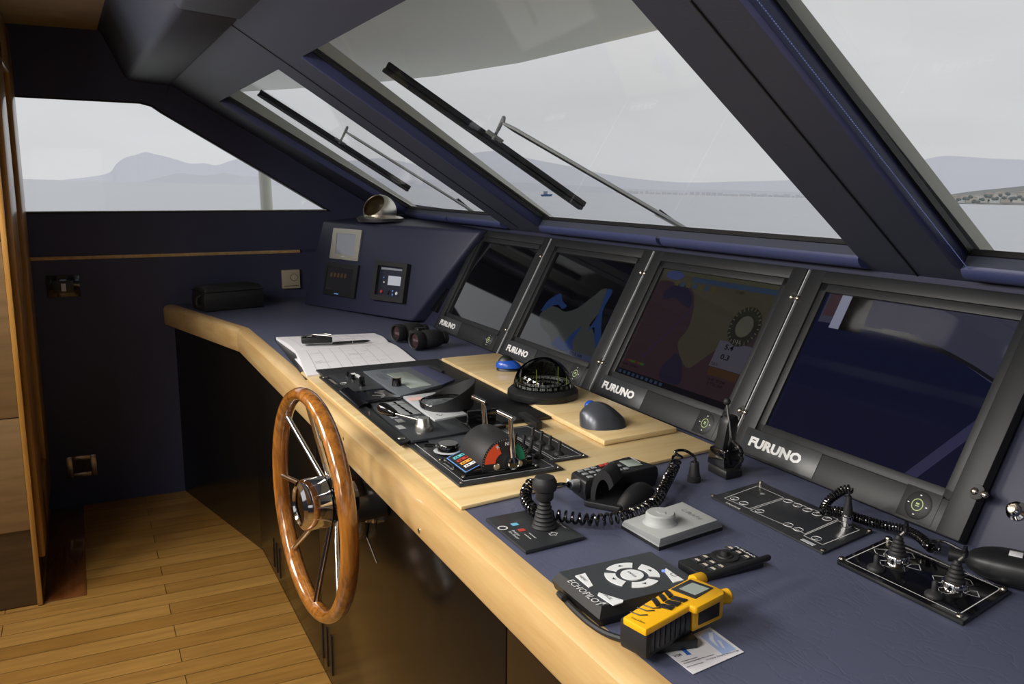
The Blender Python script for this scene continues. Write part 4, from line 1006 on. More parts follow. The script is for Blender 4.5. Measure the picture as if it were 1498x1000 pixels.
# grey gps face
sub('display_face', ((488, 134), (890, 96), (1180, 250), (812, 352)), .006, 'greyp2')
sub('display_lcd', ((695, 158), (868, 138), (1088, 256), (905, 284)), .0072, 'lcd', z0=zp+.0045)
P = gp(K5, 782, 262, zp+.006); b = MB(); b.lathe([(.0145, 0), (.0145, .003), (.0135, .005), (.0125, .022), (.0115, .023), (0, .023)], TR(P), 0, 28); build(b, 'display_knob', 'blackgloss', r)
b = MB(); b.lathe([(.0112, .0233), (0, .0234)], TR(P), 0, 28); build(b, 'knob_cap', 'silver', r)
b = MB()
def keyoutline(cx, cy, w=.010, h=.006, zz=.0065):
    P = gp(K5, cx, cy, zp+zz); b.line([(-w, -h), (w, -h), (w, h), (-w, h)], .0012, TR(P), closed=True)
for x, y in ((672, 140), (738, 132), (805, 124), (625, 168), (650, 184), (680, 200), (930, 300), (1003, 293), (1078, 283)): keyoutline(x, y)
build(b, 'face_keys', 'black', r, smooth=0)
sub('leather_strip', ((893, 96), (1050, 82), (1288, 206), (1184, 250)), .004, 'leather_wall')
sub('rear_clip', ((1050, 80), (1090, 76), (1200, 130), (1170, 135)), .010, 'black')
# keypad face
sub('keypad_face', ((532, 412), (812, 366), (1268, 688), (912, 745)), .003, 'plate2')
b = MB()
ks = [(790, 412), (825, 436), (858, 458), (890, 480), (925, 502)]
for i, (x, y) in enumerate(ks):
    for j in range(2):
        P = gp(K5, x-62*j+8, y+9*j, zp+.0034); b.box(-.0135, .0135, -.014, .014, 0, .0012, TR(P), 0, .0004)
build(b, 'keypad_keys', 'greyp', r)
b = MB()
for x, y in ((965, 550), (810, 572), (815, 628), (750, 535)): P = gp(K5, x, y, zp+.0034); b.box(-.016, .016, -.008, .008, 0, .001, TR(P))
build(b, 'key_print', mat('grey_label', '9b9ea0', .4), r, smooth=0)
# steering lever
P = gp(K5, 1020, 655, zp+.003)
b = MB(); b.lathe([(.0215, 0), (.0215, .013), (.0200, .015), (.0195, .016), (.0145, .030), (.0135, .031), (0, .031)], TR(P), 0, 40); build(b, 'lever_base', 'steel', r)
s0 = P+Vector((0, 0, .022)); e0 = gp(K5, 765, 508, zp+.036)
b = MB(); b.tube([s0, e0], .0034, 14); build(b, 'lever_rod', 'steel', r)
dd = e0-s0; b = MB(); b.lathe([(.006, -.003), (.0085, 0), (.0115, .014), (.0145, .034), (.0140, .043), (.009, .052), (0, .055)], zframe(e0, gp(K5, 620, 440, zp+.046)-e0), 0, 28); build(b, 'lever_knob', 'blackgloss', r)
# gyro repeater
sub('repeater_face', ((838, 356), (1115, 318), (1395, 508), (1115, 562)), .004, 'lightpanel')
D0 = gp(K5, 1218, 412, zp+.012); 
rx = .070
b = MB(); b.lathe([(rx*.92, -.013), (rx, -.006), (rx, .004), (rx*.97, .007), (rx*.93, .004), (rx*.93, -.002)], TR(D0), 0, 56); build(b, 'dial_bezel', 'blackgloss', r)
b = MB(); b.lathe([(0, -.004), (rx*.93, -.004)], TR(D0), 0, 56); build(b, 'dial_rim', mat('dial_grey', '8b9094', .3), r, smooth=0)
b = MB(); b.lathe([(0, -.003), (rx*.66, -.003)], TR(D0), 0, 48); build(b, 'dial_disc', mat('dial_black', '1a1d20', .3), r, smooth=0)
b = MB()
for k in range(72):
    a = 2*PI*k/72; r0 = rx*(.70 if k % 6 else .64); b.line([(r0*math.cos(a), r0*math.sin(a)), (rx*.80*math.cos(a), rx*.80*math.sin(a))], .0009, TR(D0), 0, -.0022)
build(b, 'dial_ticks', 'black', r, smooth=0)
b = MB(); b.line([(-.01, .012), (.01, -.012)], .002, TR(D0), 0, -.002)
for k in range(12):
    a = 2*PI*k/12; T = TR(D0) @ TR((rx*.52*math.cos(a), rx*.52*math.sin(a), -.0025)) @ Matrix.Rotation(a-PI/2, 4, 'Z'); b.text(str(k*30), T, .005, align='C')
build(b, 'dial_figures', 'white', r, smooth=0)
b = MB(); b.lathe([(0, .007), (rx*.95, .0045)], TR(D0), 0, 48); build(b, 'dial_glass', 'domeglass', r)
# hood : open half-collar rising toward the far right
b = MB(); rings_o = []; n_ = 36
th0, th1 = 1.2-2.5, 1.2+2.5
for i in range(n_+1):
    t = i/n_; a = th0+(th1-th0)*t
    hh = max(.004, .060*((1+math.cos(a-1.2))/2)**1.5)
    rr = rx*1.0; ro = rr+hh*.10
    rings_o.append([D0+Vector((rr*math.cos(a), rr*math.sin(a), -.006)), D0+Vector((ro*math.cos(a), ro*math.sin(a), hh)), D0+Vector(((ro-.003)*math.cos(a), (ro-.003)*math.sin(a), hh)), D0+Vector(((rr-.003)*math.cos(a), (rr-.003)*math.sin(a), -.006))])
b.loft(rings_o); build(b, 'dial_hood', 'blacksoft', r)
for x, y in ((985, 408), (1082, 478)): b = MB(); b.cyl(.0035, 0, .006, TR(gp(K5, x, y, zp+.004)), n=12); build(b, 'bezel_screw', 'black', r)
b = MB(); b.torus(.007, .0009, TR(gp(K5, 1152, 518, zp+.0045)), 0, 24, 6); build(b, 'face_socket', 'greyp', r)
b = MB(); b.box(-.018, .018, -.02, .02, 0, .0004, TR(gp(K5, 945, 378, zp+.0042))); build(b, 'pink_label', mat('pink_print', 'd8b4ac', .5), r, smooth=0)
# small right-hand faces
sub('blank_face', ((1120, 578), (1285, 545), (1452, 650), (1270, 686)), .003, 'plate')
sub('small_display_base', ((1288, 540), (1560, 500), (1740, 600), (1455, 652)), .007, 'blackgloss')
A_ = gp(K5, 1392, 590, zp+.007); 
b = MB(); b.box(0, .010, 0, .075, 0, .030, TR(A_), 0, .002); build(b, 'flip_display', 'blackgloss', r)
sub('rear_trim', ((100, 0), (860, 370), (920, 362), (160, 0)), .004, 'black', k=crop(600-0, 480, 1)) if False else None
b = MB(); p = [G(*K6(660, 520), zp+.003), G(*K6(770, 585), zp+.003), G(*K6(808, 575), zp+.003), G(*K6(700, 512), zp+.003)]; b.prism(p, ZW, zp+.006, bev=.002); build(b, 'rear_clip', 'black', r)

# ---- throttle panel
KTz = lambda x, y, z: G(*KT(x, y), z)
r = thing('throttle_plate', KTz(600, 380, ZW), 'black plate with white outline under the throttle unit, in front of the toggle switches', 'control panel')
base = [(-1.805, .628), (-1.478, .628), (-1.478, .862), (-1.805, .862)]
b = MB(); b.prism(base, ZW, ZW+.006, bev=.0012); build(b, 'base_plate', 'plate', r)
b = MB(); b.line([(-1.790, .643), (-1.493, .643), (-1.493, .847), (-1.790, .847)], .0016, TR((0, 0, ZW+.0063)), closed=True); build(b, 'white_outline', 'white', r, smooth=0)
for x, y in ((-1.797, .636), (-1.486, .636), (-1.486, .854)): b = MB(); b.lathe([(.0042, 0), (.0035, .002), (0, .003)], TR((x, y, ZW+.006)), 0, 14); build(b, 'plate_screw', 'nickel', r)
p = [KTz(x, y, ZW+.012) for x, y in ((240, 185), (400, 300), (600, 215), (560, 105))]
p = [(-1.775, .675), (-1.655, .675), (-1.655, .85), (-1.775, .85)]
b = MB(); b.prism(p, ZW+.006, ZW+.010, bev=.001); build(b, 'selector_face', 'plate2', r)
P = KTz(405, 205, ZW+.012); b = MB(); b.lathe([(.0235, 0), (.0235, .014), (.0215, .0165), (0, .0165)], TR(P), 0, 36); build(b, 'selector_knob', 'blackgloss', r)
b = MB(); b.lathe([(.0212, .0167), (0, .0168)], TR(P), 0, 36); build(b, 'selector_cap', 'steel', r)
a = P+Vector((-.018, -.008, .009)); e = KTz(300, 168, ZW+.020); e2 = KTz(220, 168, ZW+.021)
b = MB(); b.tube([a, e], .002, 10); build(b, 'selector_pin', 'chrome', r); b = MB(); b.tube([e, e2], .0042, 12); build(b, 'selector_grip', 'blackgloss', r)
b = MB(); b.lathe([(.032, 0), (.030, .001), (.023, .001)], TR(P), 0, 36); build(b, 'selector_ring', 'lightpanel', r)
# throttle head
th = thing('engine_throttle', KTz(640, 360, ZW+.006), 'black engine throttle head with two chrome levers and an orange and green scale', 'throttle')
zb_ = ZW+.006; XR = -1.508; XLh = -1.612
b = MB(); b.prism([(-1.632, .642), (XR+.010, .642), (XR+.010, .818), (-1.632, .818)], zb_, zb_+.004, bev=.002); build(b, 'foot_plate', 'black', th)
b = MB(); b.prism([(-1.622, .650), (XR+.004, .650), (XR+.004, .810), (-1.622, .810)], zb_+.004, zb_+.0075, bev=.002); build(b, 'foot_step', 'blackgloss', th)
zt1 = zb_+.0065
TYZ = lambda x: Matrix(((0, 0, 1, x), (1, 0, 0, 0), (0, 1, 0, 0), (0, 0, 0, 1)))
b = MB(); b.prism([(.652, zt1-.002), (.652, zt1), (.700, zt1+.017), (.712, zt1+.018), (.804, zt1+.017), (.806, zt1-.002)], -1.618, XR, TYZ(0), bev=.002); build(b, 'housing', 'blackgloss', th)
cy_, cz_, rr_ = .741, .992, .054
b = MB(); b.lathe([(0, XR+.0015), (rr_*.94, XR+.0015), (rr_, XR-.003), (rr_, XLh), (rr_*.93, XLh-.006), (0, XLh-.006)], Matrix(((0, 0, 1, 0), (1, 0, 0, cy_), (0, 1, 0, cz_), (0, 0, 0, 1))), 0, 56); b.v = [Vector((v.x, v.y, max(v.z, zt1+.001))) for v in b.v]; build(b, 'drum', 'blacksoft', th)
TD2 = Matrix(((0, 0, 1, XR+.0022), (1, 0, 0, cy_), (0, 1, 0, cz_), (0, 0, 0, 1)))
def sect(a0, a1, r0, r1, mb, mi=0, z=0):
    n_ = 18; o1_ = [(r1*math.cos(a0+(a1-a0)*k/n_), r1*math.sin(a0+(a1-a0)*k/n_), z) for k in range(n_+1)]
    i1_ = [(r0*math.cos(a0+(a1-a0)*k/n_), r0*math.sin(a0+(a1-a0)*k/n_), z) for k in range(n_+1)]
    for k in range(n_): mb.poly([o1_[k], o1_[k+1], i1_[k+1], i1_[k]], TD2, mi)
b = MB(); sect(1.95, 3.1, .022, .046, b); build(b, 'orange_sector', 'orange', th, smooth=0)
b = MB(); sect(.05, .95, .030, .046, b); build(b, 'green_sector', 'green', th, smooth=0)
b = MB()
for k in range(30): a = .0+PI*k/29; b.line([(.0475*math.cos(a), .0475*math.sin(a)), (.0495*math.cos(a), .0495*math.sin(a))], .0006, TD2)
T = TD2 @ TR((-.017, .030, 0)) @ Matrix.Rotation(.5, 4, 'Z'); b.text('R', T, .008, bold=.02); T = TD2 @ TR((.000, .036, 0)); b.text('N', T, .0075, bold=.02)
build(b, 'scale_print', 'white', th, smooth=0)
wy0, wz0, wy1, wz1 = .652, zt1, .700, zt1+.017
TWd = frame((-1.618, wy0, wz0), (1, 0, 0), (0, wy1-wy0, wz1-wz0)); LW = math.hypot(wy1-wy0, wz1-wz0); WW = XR+1.618
b = MB(); b.box(.004, WW-.002, .004, LW+.001, .0002, .0016, TWd, 0, .0005); lp = build(b, 'label_pad', 'black', th)
b = MB(); b.line([(.006, .006), (WW-.005, .006), (WW-.005, LW-.002), (.006, LW-.002)], .0022, TWd, 0, .0019, closed=True); build(b, 'label_border', 'bluep', lp, smooth=0)
for k, c in enumerate(('teal', 'red', 'amber', 'white')):
    b = MB(); x0 = .019+k*.0190; b.box(x0, x0+.0120, .014, LW-.010, .0016, .0024, TWd); kk = build(b, 'label_key', c, lp, smooth=0)
    b = MB(); blot(b, TWd @ TR((x0+.0095, .017, .0025)) @ Matrix.Rotation(PI/2, 4, 'Z'), .006, .010, 2); b.box(x0+.004, x0+.008, LW-.018, LW-.014, .0024, .0026, TWd); build(b, 'label_print', 'black', lp, smooth=0)
b = MB(); blot(b, TR((-1.600, .6435, zb_+.0042)), .005, .05, 6); build(b, 'maker_print', 'greyp', th, smooth=0)
for yy in (.722, .774):
    b = MB(); b.lathe([(.0072, 0), (.0072, .003), (.006, .004), (0, .004)], zframe((XR, yy, zt1+.007), (1, 0, 0)), 0, 22); build(b, 'side_bolt', 'steel', th)
for x, y in ((-1.626, .648), (XR+.004, .648), (XR+.004, .812)): b = MB(); b.lathe([(.0042, 0), (.0035, .002), (0, .003)], TR((x, y, zb_+.0045)), 0, 14); build(b, 'foot_screw', 'nickel', th)
for xx, ztp in ((XR+.010, 1.090), (XLh-.014, 1.092)):
    hb_ = Vector((xx, .755, zt1+.014))
    b = MB(); b.lathe([(.0125, -.007), (.0135, -.004), (.0135, .005), (.011, .007), (.010, .006), (0, .006)], zframe(hb_, (1, 0, 0)), 0, 32); lv = build(b, 'lever_hub', 'chrome', th)
    b = MB(); b.lathe([(.0100, .0062), (0, .0066)], zframe(hb_, (1, 0, 0)), 0, 28); build(b, 'hub_cap', 'blackgloss', lv)
    top = Vector((xx, .748, ztp))
    b = MB(); b.tube([hb_, hb_.lerp(top, .5), top], [.0068, .0058, .0046], 16); build(b, 'lever_arm', 'chrome', th)
    g0 = top+Vector((-.040, -.006, .001)); g1 = top+Vector((.012, .002, -.002))
    b = MB(); b.tube([g0, g1], .0055, 16); build(b, 'lever_grip', 'chrome', th)
    b = MB(); b.tube([g0+Vector((.003, 0, .0046)), g1+Vector((-.003, 0, .0046))], .0018, 8); build(b, 'grip_inlay', 'black', th)
# ---- toggle switch panel
r = thing('toggle_panel', G(800, 655, ZW), 'black switch plate with eight rubber booted toggles on the maple panel', 'switch panel')
tp = [(-1.81, .872), (-1.572, .872), (-1.572, 1.005), (-1.81, 1.005)]
tp = [(p.x, p.y) for p in (KTz(925, 90, ZW), KTz(1095, 325, ZW), KTz(1470, 245, ZW), KTz(1125, 75, ZW))]
x0, x1, y0, y1 = -1.800, tp[1][0], (tp[1][1]), tp[2][1]
b = MB(); b.prism([(x0, y0), (x1, y0), (x1, y1), (x0, y1)], ZW, ZW+.004, bev=.001); build(b, 'switch_plate', 'plate', r)
b = MB(); T = TR((0, 0, ZW+.0043))
b.line([(x0+.01, y0+.052), (x1-.010, y0+.052), (x1-.010, y1-.012), (x0+.01, y1-.012)], .0014, T, closed=True); b.line([(x0+.01, y0+.012), (x1-.010, y0+.012), (x1-.010, y0+.045), (x0+.01, y0+.045)], .0014, T, closed=True)
b.line([(x1-.02, y0+.065), (x1-.02, y0+.09)], .001, T); build(b, 'switch_outline', 'white', r, smooth=0)
for x, y in ((x1-.006, y0+.006), (x1-.006, y1-.006)): b = MB(); b.lathe([(.004, 0), (.003, .0015), (0, .002)], TR((x, y, ZW+.004)), 0, 12); build(b, 'plate_screw', 'nickel', r)
for x, y in ((925, 175), (990, 190), (1048, 225), (1117, 268), (1062, 120), (1128, 158), (1195, 195), (1268, 240)):
    P = KTz(x, y, ZW+.004); b = MB(); tl = Vector((.02, .10, 1))
    b.lathe([(0, 0), (.0125, 0), (.0122, .003), (.0095, .0065), (.0065, .0085), (.0042, .0100), (.0034, .013), (.0040, .027), (.0032, .0305), (0, .0312)], zframe(P, tl), 0, 20); build(b, 'toggle', 'blacksoft', r)

# ---- compass
CC = G(794, 579, ZB)
r = thing('magnetic_compass', CC, 'black domed magnetic compass on the raised maple board', 'compass')
b = MB(); b.lathe([(0, 0), (.095, 0), (.097, .004), (.096, .018), (.088, .026), (.078, .028), (0, .028)], TR(CC), 0, 56); build(b, 'compass_base', 'black', r)
c1 = CC+Vector((0, 0, .026)); Rd = .078
b = MB(); b.lathe([(Rd*math.cos(a), Rd*math.sin(a)) for a in [PI/2*k/14 for k in range(15)]], TR(c1), 0, 48); build(b, 'compass_dome', 'smokedome', r)
b = MB(); b.lathe([(0, .003), (.050, .003), (.050, .008), (0, .010)], TR(c1), 0, 40); b.lathe([(.055, .004), (.070, .012), (.070, .014), (.055, .006)], TR(c1), 0, 56); build(b, 'compass_card', 'blackgloss', r)
b = MB()
for k in range(72):
    a = 2*PI*k/72; ca, sa = math.cos(a), math.sin(a); r0 = .058 if k % 2 == 0 else .064
    p = [Vector((q*ca, q*sa, .0066+(q-.055)*.54)) for q in (r0, .070)]; w_ = Vector((-sa, ca, 0))*.0006
    b.poly([p[0]-w_, p[0]+w_, p[1]+w_, p[1]-w_], TR(c1))
for k in range(24):
    a = 2*PI*k/24; T = TR(c1) @ Matrix.Rotation(a, 4, 'Z') @ TR((.0705, 0, .004)) @ Matrix(((0, 0, 1, 0), (1, 0, 0, 0), (0, 1, 0, 0), (0, 0, 0, 1))); b.text(str(k*15 or 'N') if k % 6 else 'NESW'[k//6], T, .0075, align='C', bold=.03)
    T = TR(c1) @ Matrix.Rotation(a+PI, 4, 'Z') @ TR((.0535, 0, .011)) @ Matrix(((0, 0, 1, 0), (1, 0, 0, 0), (0, 1, 0, 0), (0, 0, 0, 1))); b.text(str(k*15), T, .0065, align='C', bold=.03)
b.lathe([(.0700, .0152), (.0722, .0155)], TR(c1), 0, 56); build(b, 'card_figures', 'white', r, smooth=0)
b = MB(); 
b.tube([c1+Vector((0, 0, .008)), c1+Vector((0, 0, .022))], .004, 10); build(b, 'card_pivot', 'nickel', r)
for dx, dy, h in ((0, -.02, .045), (.012, .04, .05), (-.045, -.045, .03), (.05, .045, .03)):
    b = MB(); b.tube([c1+Vector((dx, dy, .004)), c1+Vector((dx, dy, .004+h))], .0010, 6); build(b, 'lubber_line', 'lime', r)
# dark rear hood inside/over the dome
b = MB(); n_ = 26; rings = []
ax_ = (Vector((-.72, .70, 0))).normalized()
for i in range(n_+1):
    a = math.atan2(ax_.y, ax_.x)-1.75+3.5*i/n_; top_ = 1.28
    rings.append([c1+Vector((math.cos(a)*math.cos(t)*(Rd+.003), math.sin(a)*math.cos(t)*(Rd+.003), (Rd+.003)*math.sin(t))) for t in [top_*k/8*(1 if 0 else 1) for k in range(9)]])
nn = 9; vs = [p for q in rings for p in q]; b.add(vs, [[i*nn+j, (i+1)*nn+j, (i+1)*nn+j+1, i*nn+j+1] for i in range(n_) for j in range(nn-1)]); build(b, 'compass_hood', 'blackgloss', r)
b = MB(); T = TR(CC) @ Matrix.Rotation(-2.35, 4, 'Z') @ TR((.0973, 0, .006)) @ Matrix(((0, 0, 1, 0), (1, 0, 0, 0), (0, 1, 0, 0), (0, 0, 0, 1))); b.box(-.008, .008, 0, .010, 0, .0008, T); build(b, 'compass_badge', 'greyp', r)
# ---- mice
P = G(744, 541, ZB); T = frame(P, (.55, .83, 0), (-.83, .55, 0))
def mouse_shape(L, W, H, T, mb, n_=14, z0=0, s0=1., skew=0):
    rings = []
    for i in range(n_+1):
        t = i/n_; x = -L/2+L*t; wv2 = W/2*(max(.02, 1-(2*t-1)**2))**.42; hh = H*(math.sin(PI*min(1, t*.92+.06)))**.6*(1-.3*t)
        rings.append([(x, wv2*math.cos(a)*s0+skew*hh, z0+max(.0, hh*max(0, math.sin(a)))) if 0 else (x, wv2*math.cos(a), z0+hh*math.sin(a)) for a in [PI*k/12 for k in range(13)]])
    mb.loft(rings, T)
r = thing('blue_mouse', P, 'small black and blue computer mouse on the raised board left of the compass', 'mouse')
b = MB(); mouse_shape(.075, .048, .018, T, b); build(b, 'mouse_base', 'black', r)
b = MB(); mouse_shape(.078, .050, .034, T @ TR((0, 0, .009)), b); build(b, 'mouse_shell', 'blue', r)
b = MB(); mouse_shape(.062, .040, .044, T @ TR((-.004, 0, .009)), b); build(b, 'mouse_buttons', 'black', r)
P = G(880, 622, ZB); P.z = ZB; T = frame(P, (.25, .97, 0), (-.97, .25, 0))
r = thing('trackball_mouse', P, 'grey trackball mouse with a blue ball on the raised board right of the compass', 'mouse')
b = MB(); n_ = 16; rings = []
for i in range(n_+1):
    t = i/n_; x = -.052+.112*t; w_ = .044*(max(.02, 1-(2*t-1)**2))**.42; hh = .052*(math.sin(PI*min(1, t*.8+.13)))**.8*(1-.35*t)
    rings.append([(x, w_*(1.0*math.cos(a))+.010*math.sin(a), hh*1.28*math.sin(a)) for a in [PI*k/12 for k in range(13)]])
b.loft(rings, T); build(b, 'mouse_body', 'gunmetal', r, smooth=60)
bp_ = G(*K6(1098, 474), ZB+.036)
b = MB(); b.sph(.0145, TR(bp_), n=28, m=18); build(b, 'trackball', 'blue', r)
b = MB(); b.lathe([(0, 0), (.024, 0), (.024, .006), (.016, .016), (.0, .016)], TR((bp_.x, bp_.y, ZB)), 0, 28); build(b, 'ball_cup', 'gunmetal', r)

# ---- joystick (ship's horn / thruster) on the blue top
r = thing('joystick_controller', G(796, 770, Z0), 'black rubber booted joystick on a square plate at the near edge of the blue top', 'joystick')
k7 = lambda x, y, z=Z0+.006: G(*K7(x, y), z)
pp = [(-1.318, .610), (-1.163, .610), (-1.172, .728), (-1.322, .716)]
b = MB(); b.prism(pp, Z0, Z0+.007, bev=.002); build(b, 'base_plate', 'plate', r)
JC = k7(320, 438); JH = ZAT(JC, 640+182/3.334)-JC.z; b = MB(); pr = [(0, 0), (.0215, 0), (.0222, .004), (.020, .007)]
jb = JH*.56
for k in range(6): z = .008+k*(jb-.012)/6; R_ = .0185-k*.0017; q_ = (jb-.012)/6; pr += [(R_, z), (R_+.0012, z+q_*.35), (R_, z+q_*.7), (R_-.0022, z+q_*.9)]
pr += [(.008, jb-.003), (.008, jb), (0, jb)]
b.lathe(pr, TR(JC), 0, 36); build(b, 'bellows_boot', 'blacksoft', r)
b = MB(); zk = jb-.002; kh_ = JH-zk; b.lathe([(0, zk), (.0135, zk), (.0155, zk+.003), (.0160, zk+kh_*.36), (.0200, zk+kh_*.42), (.0215, zk+kh_*.55), (.0210, zk+kh_*.75), (.0165, zk+kh_*.93), (.009, zk+kh_*.99), (0, zk+kh_)], TR(JC), 0, 36); build(b, 'joystick_knob', 'blacksoft', r)
for x, y, c in ((177, 422, 'cyan'), (210, 450, 'red')): b = MB(); P = k7(x, y, Z0+.0073); b.box(-.0055, .0055, -.006, .006, 0, .0003, TR(P)); build(b, 'plate_mark', c, r, smooth=0)
b = MB(); T = TR(k7(118, 440, Z0+.0073)); b.lathe([(.009, .0002), (.0065, .0002)], T, 0, 20); b.text('American', TR(k7(160, 452, Z0+.0073)), .0055, .026); b.text('Bow Thruster', TR(k7(145, 458, Z0+.0073)), .0055, .036)
b.text('Bow Thruster', TR(k7(375, 408, Z0+.0073)), .004, .034); blot(b, TR(k7(245, 465, Z0+.0073)), .002, .026, 10); blot(b, TR(k7(222, 470, Z0+.0073)), .002, .024, 10)
T = TR(k7(365, 468, Z0+.0073)); b.line([(-.008, 0), (0, .008), (.008, 0), (.004, 0), (.004, -.007), (-.004, -.007), (-.004, 0)], .0012, T, closed=True)
build(b, 'plate_print', 'white', r, smooth=0)

# ---- phone handset in cradle
H0 = Z0
r = thing('phone_cradle', k7(640, 300), 'black two-cup handset cradle on the blue top beside the maple edge', 'cradle')
def arch(pA, pB, w, h, name, tilt):
    pass
# cradle base with two curved horns
cb = [k7(512, 320), k7(690, 355), k7(860, 285), k7(700, 245)]
b = MB(); b.prism([(p.x, p.y) for p in cb], H0, H0+.012, bev=.003); build(b, 'cradle_base', 'black', r)
def mound(p, q, hgt, wd, mb):             # rounded hump from p to q
    d = (q-p); L = d.length; T = frame(p, (d.x, d.y, 0), (-d.y, d.x, 0)); rings = []
    for i in range(13):
        t = i/12; rings.append([(L*t, wd*math.cos(a)*(.55+.45*math.sin(PI*t)), hgt*math.sin(PI*min(.98, max(.02, t)))**.55*math.sin(a)) for a in [PI*k/10 for k in range(11)]])
    mb.loft(rings, T)
b = MB(); mound(k7(690, 345), k7(850, 275), .036, .020, b); build(b, 'ear_cup', 'blacksoft', r)
b = MB(); s_ = k7(545, 315); T = frame(s_, (k7(665, 335)-s_), (0, 1, 0)); Lh = (k7(665, 335)-s_).length
b = MB(); rings = []
for i in range(13):
    t = i/12; a = PI*(1-t*.82); cx_ = Lh*.5; rr2 = Lh*.5; 
    for_ = []
    x = cx_+rr2*math.cos(a); z = .066*math.sin(a)**.8
    x2 = cx_+rr2*.62*math.cos(a); z2 = .048*max(0, math.sin(a))**.8
    rings.append([(x, 0, z), (x, .055, z), (x2, .055, z2), (x2, 0, z2)])
b.loft(rings, T, bev=0); build(b, 'hook_cup', 'blacksoft', r)
# handset body
zA = H0+.046
hp = [k7(452, 165, zA), k7(522, 212, zA), k7(876, 135, zA), k7(735, 88, zA)]
r = thing('phone_handset', hp[1], 'black phone handset with keypad and small display lying behind the cradle', 'phone')
a_, b_, c_, d_ = [Vector((p.x, p.y, 0)) for p in hp]
ring_at = lambda z, s: [(p.x, p.y, z) for p in [centre(hp)+(q-centre(hp))*s for q in (a_, b_, c_, d_)]]
b = MB(); b.loft([ring_at(H0+.004, .96), ring_at(H0+.026, 1.02), ring_at(zA-.004, 1.0), ring_at(zA, .95)], bev=.004); build(b, 'handset_body', 'black', r)
def hq(u, v, dz=.0006): p = a_.lerp(b_, u).lerp(d_.lerp(c_, u), v); return Vector((p.x, p.y, zA+dz))
ex = (b_-a_).normalized(); ey = (d_-a_).normalized(); TH = lambda u, v: frame(hq(u, v), ex, ey)
for i in range(4):
    for j in range(3):
        if i > 2: continue
        b = MB(); b.box(-.0052, .0052, -.0055, .0055, 0, .0022, TH(.20+.30*j, .10+.105*i), 0, .0008); kk = build(b, 'key', 'greyp', r)
for i in range(3):
    for j in range(3):
        b = MB(); b.box(-.0052, .0052, -.0050, .0050, 0, .0022, TH(.20+.30*j, .44+.085*i), 0, .0008); build(b, 'key', 'red' if (j == 0 and i < 2) else 'greyp', r)
b = MB(); b.box(-.019, .019, -.016, .016, 0, .0012, TH(.5, .80), 0, .0005); build(b, 'handset_display', 'lcd', r)
b = MB(); blot(b, TH(.15, .945), .0042, .036, 7); build(b, 'handset_print', 'white', r, smooth=0)
b = MB(); b.poly([a_+Vector((0, 0, H0+.018))+(b_-a_)*.02, a_+(b_-a_)*.35+Vector((0, 0, H0+.018)), a_+(b_-a_)*.35+Vector((0, 0, H0+.036)), a_+(b_-a_)*.02+Vector((0, 0, H0+.036))]); b.v = [v-ey*.012 for v in b.v]; build(b, 'handset_sticker', 'paper', r, smooth=0)
st = (a_+b_)/2+Vector((0, 0, H0+.028)); e3 = k7(395, 226, H0+.045)
b = MB(); dd = (e3-st); b.lathe([(.014, -.01), (.013, .004)]+[(q, .006+.004*k+s_*.001) for k in range(6) for q, s_ in ((.0125-.0008*k, 0), (.0095-.0008*k, 1), (.0095-.0008*k, 3))]+[(.005, .032)], zframe(st, dd), 0, 18); build(b, 'strain_relief', 'plate2', r)
# coiled cord
path = [e3, k7(330, 232, H0+.045), k7(262, 215, H0+.040)]
coil1 = [k7(268, 205, H0+.035), k7(232, 262, H0+.022), k7(240, 318, H0+.018), k7(300, 372, H0+.016), k7(400, 380, H0+.017), k7(520, 398, H0+.017), k7(640, 395, H0+.017), k7(760, 366, H0+.018), k7(860, 312, H0+.020), k7(905, 235, H0+.028), k7(950, 150, H0+.034), k7(972, 92, H0+.050)]
b = MB(); hx = helix(bez(coil1, 10), .0090, 46, 14)
tail = bez([k7(975, 88, H0+.055), k7(960, 66, H0+.062), k7(1005, 62, H0+.060), k7(1050, 90, H0+.050), k7(1058, 122, H0+.040)], 8)
b.tube(hx, .0027, 7); b.tube(tail, .0030, 8); b.tube(bez([st+(e3-st)*.6, e3, k7(300, 240, H0+.040), coil1[0]], 8), .0032, 8)
one(b, 'coiled_handset_cord', 'blackgloss', 'long black coiled cord looping around the rubber joystick to the phone handset', 'cord')
P = k7(1050, 212, Z0); r = thing('cord_plug', P, 'black cable gland plug standing on the blue top beside the maple corner', 'plug')
b = MB(); b.lathe([(.0135, 0), (.0135, .011), (.012, .012), (.0115, .015), (.009, .038), (.008, .041), (0, .042)], TR(P), 0, 28); build(b, 'plug_body', 'blacksoft', r)
# ---- gooseneck microphone holder
kh = lambda x, y, z: G(*KH(x, y), z)
pb = [kh(215, 800, Z0+.0), kh(385, 890, Z0), kh(540, 855, Z0), kh(400, 760, Z0)]
cq = centre(pb); r = thing('radio_holder', (cq.x, cq.y, Z0), 'black charging holder with slim radio and thin antenna before the rightmost monitor', 'holder')
b = MB(); b.loft([[(p.x, p.y, Z0) for p in pb], [(p.x, p.y, Z0+.014) for p in pb], [(*(cq+(Vector((p.x, p.y, 0))-cq)*.88)[:2], Z0+.020) for p in pb]], bev=.004); build(b, 'holder_base', 'black', r)
hc_ = Vector((cq.x-.005, cq.y, 0))
b = MB(); b.loft([[(hc_.x+sx1*.028, hc_.y+sy1*.024, Z0+.018) for sx1, sy1 in ((-1, -1), (1, -1), (1, 1), (-1, 1))], [(hc_.x+sx1*.024, hc_.y+sy1*.021, Z0+.055) for sx1, sy1 in ((-1, -1), (1, -1), (1, 1), (-1, 1))]], bev=.003); build(b, 'holder_cup', 'blackgloss', r)
t_ = Vector((.0, .02, .0))
